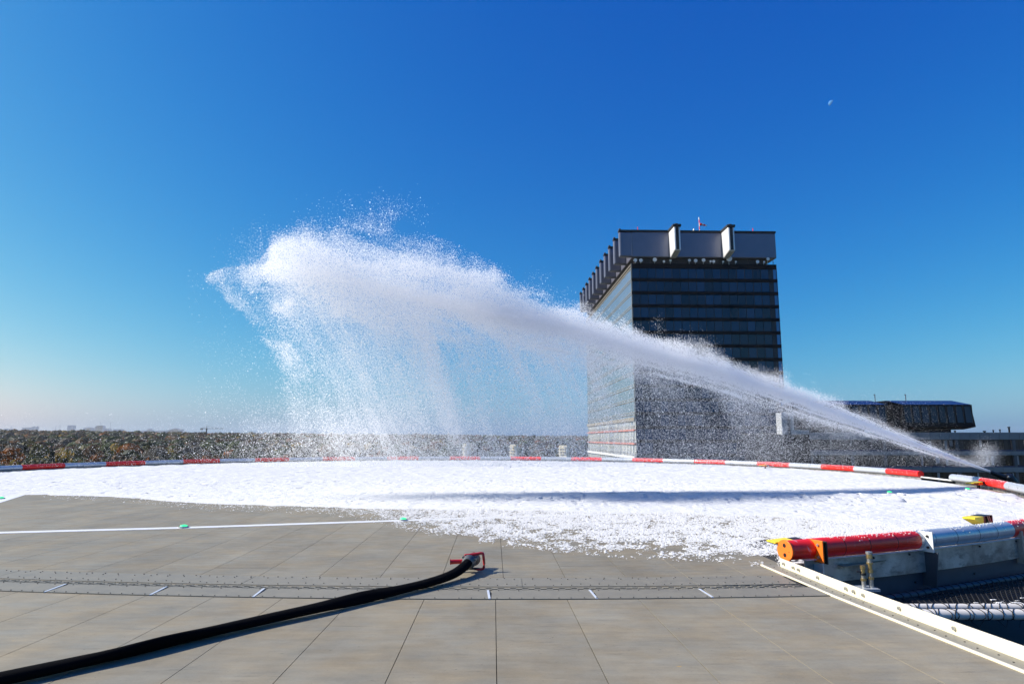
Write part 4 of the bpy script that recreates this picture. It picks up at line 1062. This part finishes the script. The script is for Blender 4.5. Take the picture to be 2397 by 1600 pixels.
# ================================================================== THREE APARTMENT BLOCKS in the wood
AY = 345.
for (x0, x1, y0, yb, fl_n, lab) in ((1084, 1100, 1038, 1074, 5, 'pale apartment block in the wood, leftmost and tallest of three'),
                                    (1194, 1213, 1039, 1066, 4, 'pale apartment block in the wood, middle one of three'),
                                    (1309, 1331, 1041, 1062, 3, 'pale apartment block in the wood, nearest the tower')):
    a = P(x0, yb, AY); b = P(x1, y0, AY); t = thing('apartment_block', lab, 'building', (a.x, AY, a.z), R_(-50), group='apartment blocks in the wood')
    w_, h_ = (b.x - a.x - 1.5) / .64, b.z - a.z
    MB().box((0, 0, -25), (w_, 2, h_)).build('wall', M['cream'], t)
    MB().box((-.3, -.3, h_), (w_ + .3, 2.3, h_ + .3)).build('roof', M['coping'], t)
    fh = h_ / fl_n
    for i in range(fl_n):
        for j in range(2): MB().box((w_ * (.08 + .48 * j), -.06, i * fh + fh * .30), (w_ * (.44 + .48 * j), .02, i * fh + fh * .62)).build('window', M['glass_low'], t)
        MB().box((w_ * .04, -1.0, i * fh), (w_ * .96, -.07, i * fh + fh * .26)).build('balcony', M['cream'], t)

# ================================================================== WOOD
def crown_mesh(name, seed, n=260, conifer=False):
    r = np.random.default_rng(seed)
    lob = r.normal(0, 1, (9, 3)); lob /= np.linalg.norm(lob, axis=1)[:, None]; lob *= np.array([.62, .62, .55]) * r.uniform(.5, 1.05, (9, 1)); lr = r.uniform(.32, .55, 9)
    k = r.integers(0, 9, n); d = r.normal(0, 1, (n, 3)); d /= np.linalg.norm(d, axis=1)[:, None]
    c = lob[k] + d * lr[k, None] * r.uniform(.75, 1.05, (n, 1))
    if conifer:
        z = r.random(n); a = r.uniform(0, 6.283, n); rr2 = (1 - z) * .62 * r.uniform(.6, 1.05, n) + .03
        c = np.c_[rr2 * np.cos(a), rr2 * np.sin(a), z * 2.2 - 1.1]; d = np.c_[np.cos(a), np.sin(a), .4 + 0 * a]
    t1 = np.cross(d, r.normal(0, 1, (n, 3))); t1 /= np.linalg.norm(t1, axis=1)[:, None] + 1e-6; t2 = np.cross(d, t1)
    tilt = r.normal(0, .35, (n, 1)); t2 = t2 + d * tilt
    s = r.uniform(.09, .19, (n, 1))
    v = np.stack([c + t1 * s, c + t2 * s * .8, c - t1 * s * .9, c - t2 * s], 1).reshape(-1, 3)
    return v, np.arange(4 * n).reshape(n, 4)
protos = {}
def crown_proto(kind, seed, con=False):
    v, f = crown_mesh('crown', seed, 300 if not con else 260, con)
    me = bpy.data.meshes.new('crown'); me.from_pydata(v.tolist(), [], f.tolist()); me.materials.append(LEAF[kind]); return me
crowns = {k: [crown_proto(k, 50 + 7 * i + len(k) * 31, k == 'dark') for i in range(3)] for k in LEAF}
trunk_me = MB()
trunk_me.tube([(0, 0, -1.0), (0, 0, -.4), (.04, 0, .0), (.02, .03, .5)], [.06, .05, .04, .015], 7)
for i in range(6):
    a_ = i * 1.05; trunk_me.tube([(.02, 0, -.35 + .1 * i), (.3 * math.cos(a_), .3 * math.sin(a_), .0 + .1 * i), (.5 * math.cos(a_), .5 * math.sin(a_), .25 + .08 * i)], [.025, .018, .006], 5)
tro = trunk_me.build('trunk', M['bark']); trunk_data = tro.data; bpy.data.objects.remove(tro)
def tree(x, y, ztop, wdt, kind, label, hgt=None):
    gz = float(hill(np.array([x]), np.array([y]))[0]); hgt = hgt or max(7., ztop - gz)
    t = thing('woodland_tree', label, 'tree', (x, y, gz), random.uniform(0, 6.28), group='trees in the wood')
    ch = min(hgt * .72, wdt * 1.25)
    c = bpy.data.objects.new('crown', random.choice(crowns[kind])); link(c, t); c.location = (0, 0, hgt - ch * .5 - .0); c.scale = (wdt * .55, wdt * .55, ch * .52)
    tr_ = bpy.data.objects.new('trunk', trunk_data); link(tr_, t); k_ = (hgt - ch * .35) / 2; tr_.scale = (wdt * .5, wdt * .5, k_ * 1.33); tr_.location = (0, 0, k_ * 1.33)
named = [(18, 1029, 300, 16, 'rust', 'large rust orange tree at the left picture edge'), (22, 1066, 215, 9, 'gold', 'small golden brown tree low at the left picture edge, just above the rail'),
         (282, 1026, 420, 11, 'gold', 'bright yellow tree standing out of the wood at left'), (222, 1050, 300, 10, 'rust', 'orange brown tree below and left of the bright yellow tree'),
         (95, 1036, 340, 11, 'olive', 'yellow green tree right of the large rust orange tree'), (212, 1036, 400, 9, 'brown', 'dull red brown tree between the two rust coloured ones'),
         (1287, 1035, 420, 12, 'olive', 'yellow green tree left of the nearest apartment block'), (1262, 1052, 330, 9, 'olive', 'olive bush like tree between middle and right apartment blocks'),
         (1160, 1055, 300, 9, 'olive', 'olive tree left of the middle apartment block'), (1350, 1040, 380, 12, 'dark', 'dark tree between the right apartment block and the tower'),
         (660, 1026, 420, 11, 'gold', 'pale golden tree behind the spray in the left wood'), (140, 1040, 320, 11, 'gold', 'ochre tree in the middle of the left wood')]
for x, y, Yd, wdt, kind, lab in named:
    p = P(x, y, Yd); tree(p.x, p.y, p.z, wdt, kind, lab)
kinds = ['green', 'olive', 'brown', 'grey', 'grey', 'green', 'brown', 'dark', 'rust']
labs = dict(green='dull green tree among the crowns of the wood behind the deck', olive='olive tree among the crowns of the wood behind the deck', brown='brown tree among the crowns of the wood behind the deck',
            grey='bare greyish tree among the crowns of the wood behind the deck', dark='dark conifer among the crowns of the wood behind the deck', rust='small rusty tree among the crowns of the wood behind the deck')
for i in range(170):
    Yd = random.uniform(190, 400); xp = random.uniform(-120, 1420)
    yp = 1026 + (H_CAM + 4.6 + 2.6 * random.random()) / Yd * 1537 + random.uniform(-4, 3)
    if Yd < 345 and min(abs(xp - q) for q in (1092, 1204, 1320)) < 34: continue
    p = P(xp, yp, Yd); kd = random.choice(kinds)
    tree(p.x, p.y, p.z, random.uniform(8, 13), kd, labs[kd])
# the rest of the wood, far off, as one mass per colour
def mass(kind, n, seed):
    r = np.random.default_rng(seed); 
    Yd = 380 * (3300 / 380) ** (r.random(n) ** .8); az = np.radians(r.uniform(-46, 50, n)); x = Yd * np.tan(az); y = Yd
    ok = ~((x > 20) & (x < 135) & (y < 420)); x, y = x[ok], y[ok]; n = len(x)
    z = hill(x, y); hgt = r.uniform(15, 22, n); wd = r.uniform(4.5, 7.5, n) * (1 + y / 2600)
    q = 34
    V = []; 
    d = r.normal(0, 1, (n, q, 3)); d /= np.linalg.norm(d, axis=2)[..., None]; d[..., 2] = np.abs(d[..., 2]) * 1.2 - .35
    c = np.stack([x, y, z + hgt * .72], 1)[:, None, :] + d * wd[:, None, None] * np.array([1, 1, .75]) * r.uniform(.7, 1.05, (n, q, 1))
    t1 = np.cross(d, r.normal(0, 1, (n, q, 3))); t1 /= np.linalg.norm(t1, axis=2)[..., None] + 1e-6; t2 = np.cross(d, t1)
    s = wd[:, None, None] * r.uniform(.22, .42, (n, q, 1))
    v = np.stack([c + t1 * s, c + t2 * s, c - t1 * s, c - t2 * s], 2).reshape(-1, 3)
    f = np.arange(len(v)).reshape(-1, 4)
    o = np_mesh('distant_wood', v, f, LEAF[kind])
    return o
nmass = dict(green=1500, grey=1900, brown=1300, olive=700, dark=900, rust=350, gold=120)
wl = dict(green='dull green part of the far autumn wood towards the horizon', grey='bare grey part of the far autumn wood towards the horizon', brown='brown part of the far autumn wood towards the horizon',
          olive='olive part of the far autumn wood towards the horizon', dark='dark conifers of the far wood towards the horizon', rust='rust coloured part of the far autumn wood', gold='yellow crowns of the far autumn wood')
for i, (kd, n_) in enumerate(nmass.items()): tag(mass(kd, n_, 300 + i), wl[kd], 'wood', kind='stuff')

# ================================================================== SKYLINE
M['far'] = mat('hazed far concrete', (.40, .44, .50), .8)  # pale bluish tone carries part of the distance haze
SY = 8500.
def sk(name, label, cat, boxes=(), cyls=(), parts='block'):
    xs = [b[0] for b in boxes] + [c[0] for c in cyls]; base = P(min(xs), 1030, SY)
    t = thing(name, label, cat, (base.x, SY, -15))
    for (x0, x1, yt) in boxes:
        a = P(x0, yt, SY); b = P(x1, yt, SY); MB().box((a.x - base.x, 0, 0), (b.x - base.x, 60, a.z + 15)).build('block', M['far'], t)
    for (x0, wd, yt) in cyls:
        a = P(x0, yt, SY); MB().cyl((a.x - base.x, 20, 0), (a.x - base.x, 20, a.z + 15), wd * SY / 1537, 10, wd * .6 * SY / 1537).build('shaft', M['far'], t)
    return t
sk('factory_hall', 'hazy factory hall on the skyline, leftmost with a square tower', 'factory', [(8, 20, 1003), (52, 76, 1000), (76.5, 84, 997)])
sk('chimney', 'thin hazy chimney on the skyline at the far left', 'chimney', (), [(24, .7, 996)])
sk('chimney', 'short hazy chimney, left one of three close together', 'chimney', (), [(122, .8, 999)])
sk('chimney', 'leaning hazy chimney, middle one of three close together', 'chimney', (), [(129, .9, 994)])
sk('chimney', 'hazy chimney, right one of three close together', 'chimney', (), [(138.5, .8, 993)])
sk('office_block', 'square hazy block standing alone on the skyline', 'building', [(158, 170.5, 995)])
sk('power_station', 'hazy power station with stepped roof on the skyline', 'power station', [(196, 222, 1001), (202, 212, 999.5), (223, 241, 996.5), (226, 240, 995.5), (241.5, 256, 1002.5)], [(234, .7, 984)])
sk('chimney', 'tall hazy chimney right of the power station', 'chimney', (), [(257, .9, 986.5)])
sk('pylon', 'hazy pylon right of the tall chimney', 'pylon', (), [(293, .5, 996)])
sk('factory_hall', 'low hazy roofs on the skyline left of the crane', 'factory', [(265, 285, 1004), (330, 420, 1007), (345, 352, 1003), (395, 425, 1004), (404, 415, 1002)])
# crane
CYD = 1500.
b = P(483, 1016, CYD); cr = thing('tower_crane', 'dark tower crane above the wood left of the spray', 'crane', (b.x, CYD, b.z - 20))
hC = P(483, 1004, CYD).z - b.z + 20
MB().box((-.9, -.9, 0), (.9, .9, hC + 1)).build('mast', M['coping'], cr)
MB().box((-1.3, -1.3, hC - 1.5), (1.3, 1.3, hC + 1.5)).build('cab', M['coping'], cr)
MB().box((-14, -.7, hC + 1.0), (-1.35, .7, hC + 2.2)).build('counter_jib', M['coping'], cr)
MB().box((-14, -1.2, hC - 1.5), (-9.5, 1.2, hC + .98)).build('counterweight', M['coping'], cr)
MB().box((1.35, -.5, hC + 1.0), (40, .5, hC + 1.9)).build('jib', M['kick_side'], cr)
MB().cyl((0, 0, hC + 1), (0, 0, hC + 8), .8, 4, .3).build('peak', M['coping'], cr)
MB().cyl((0, 0, hC + 8), (26, 0, hC + 2), .15, 4).build('tie', M['kick_side'], cr)
MB().cyl((0, 0, hC + 8), (-12, 0, hC + 2.2), .15, 4).build('tie', M['kick_side'], cr)

# ================================================================== MOON
mp2 = P(1947, 242, 12000.)
mv = MB(); nu, nv = 12, 16; e1 = SUN.copy(); e2 = Vector((0, 1, 0)); e2 = (e2 - e1 * e2.dot(e1)).normalized(); e3 = e1.cross(e2); rm = 62.
vs = [e1 * rm]
for i in range(1, nu + 1):
    t = R_(84) * i / nu  # only the sunlit cap is modelled, the shaded side is left out
    for j in range(nv): vs.append((e1 * math.cos(t) + e2 * (math.sin(t) * math.cos(2 * math.pi * j / nv)) + e3 * (math.sin(t) * math.sin(2 * math.pi * j / nv))) * rm)
fs = [(0, 1 + j, 1 + (j + 1) % nv) for j in range(nv)] + [(1 + (i - 1) * nv + j, 1 + i * nv + j, 1 + i * nv + (j + 1) % nv, 1 + (i - 1) * nv + (j + 1) % nv) for i in range(1, nu) for j in range(nv)]
mo_o = mv.add(vs, fs).build('moon', M['moon'], None, True); mo_o.location = mp2
tag(mo_o, 'pale half moon high in the blue sky at right', 'moon')

# ================================================================== HAZE
hz_m = bpy.data.materials.new('autumn haze'); hz_m.use_nodes = True; ht_ = hz_m.node_tree; ht_.nodes.clear()
pv_ = ht_.nodes.new('ShaderNodeVolumePrincipled'); mo2 = ht_.nodes.new('ShaderNodeOutputMaterial')
pv_.inputs['Color'].default_value = (.90, .93, .97, 1); pv_.inputs['Density'].default_value = 4.5e-5; pv_.inputs['Anisotropy'].default_value = .2
ht_.links.new(pv_.outputs[0], mo2.inputs['Volume'])
hzb = MB().box((-9300, -9300, -30), (9300, 9300, 152)).build('haze', hz_m); tag(hzb, 'pale autumn haze over the wood and skyline', 'haze', kind='stuff')
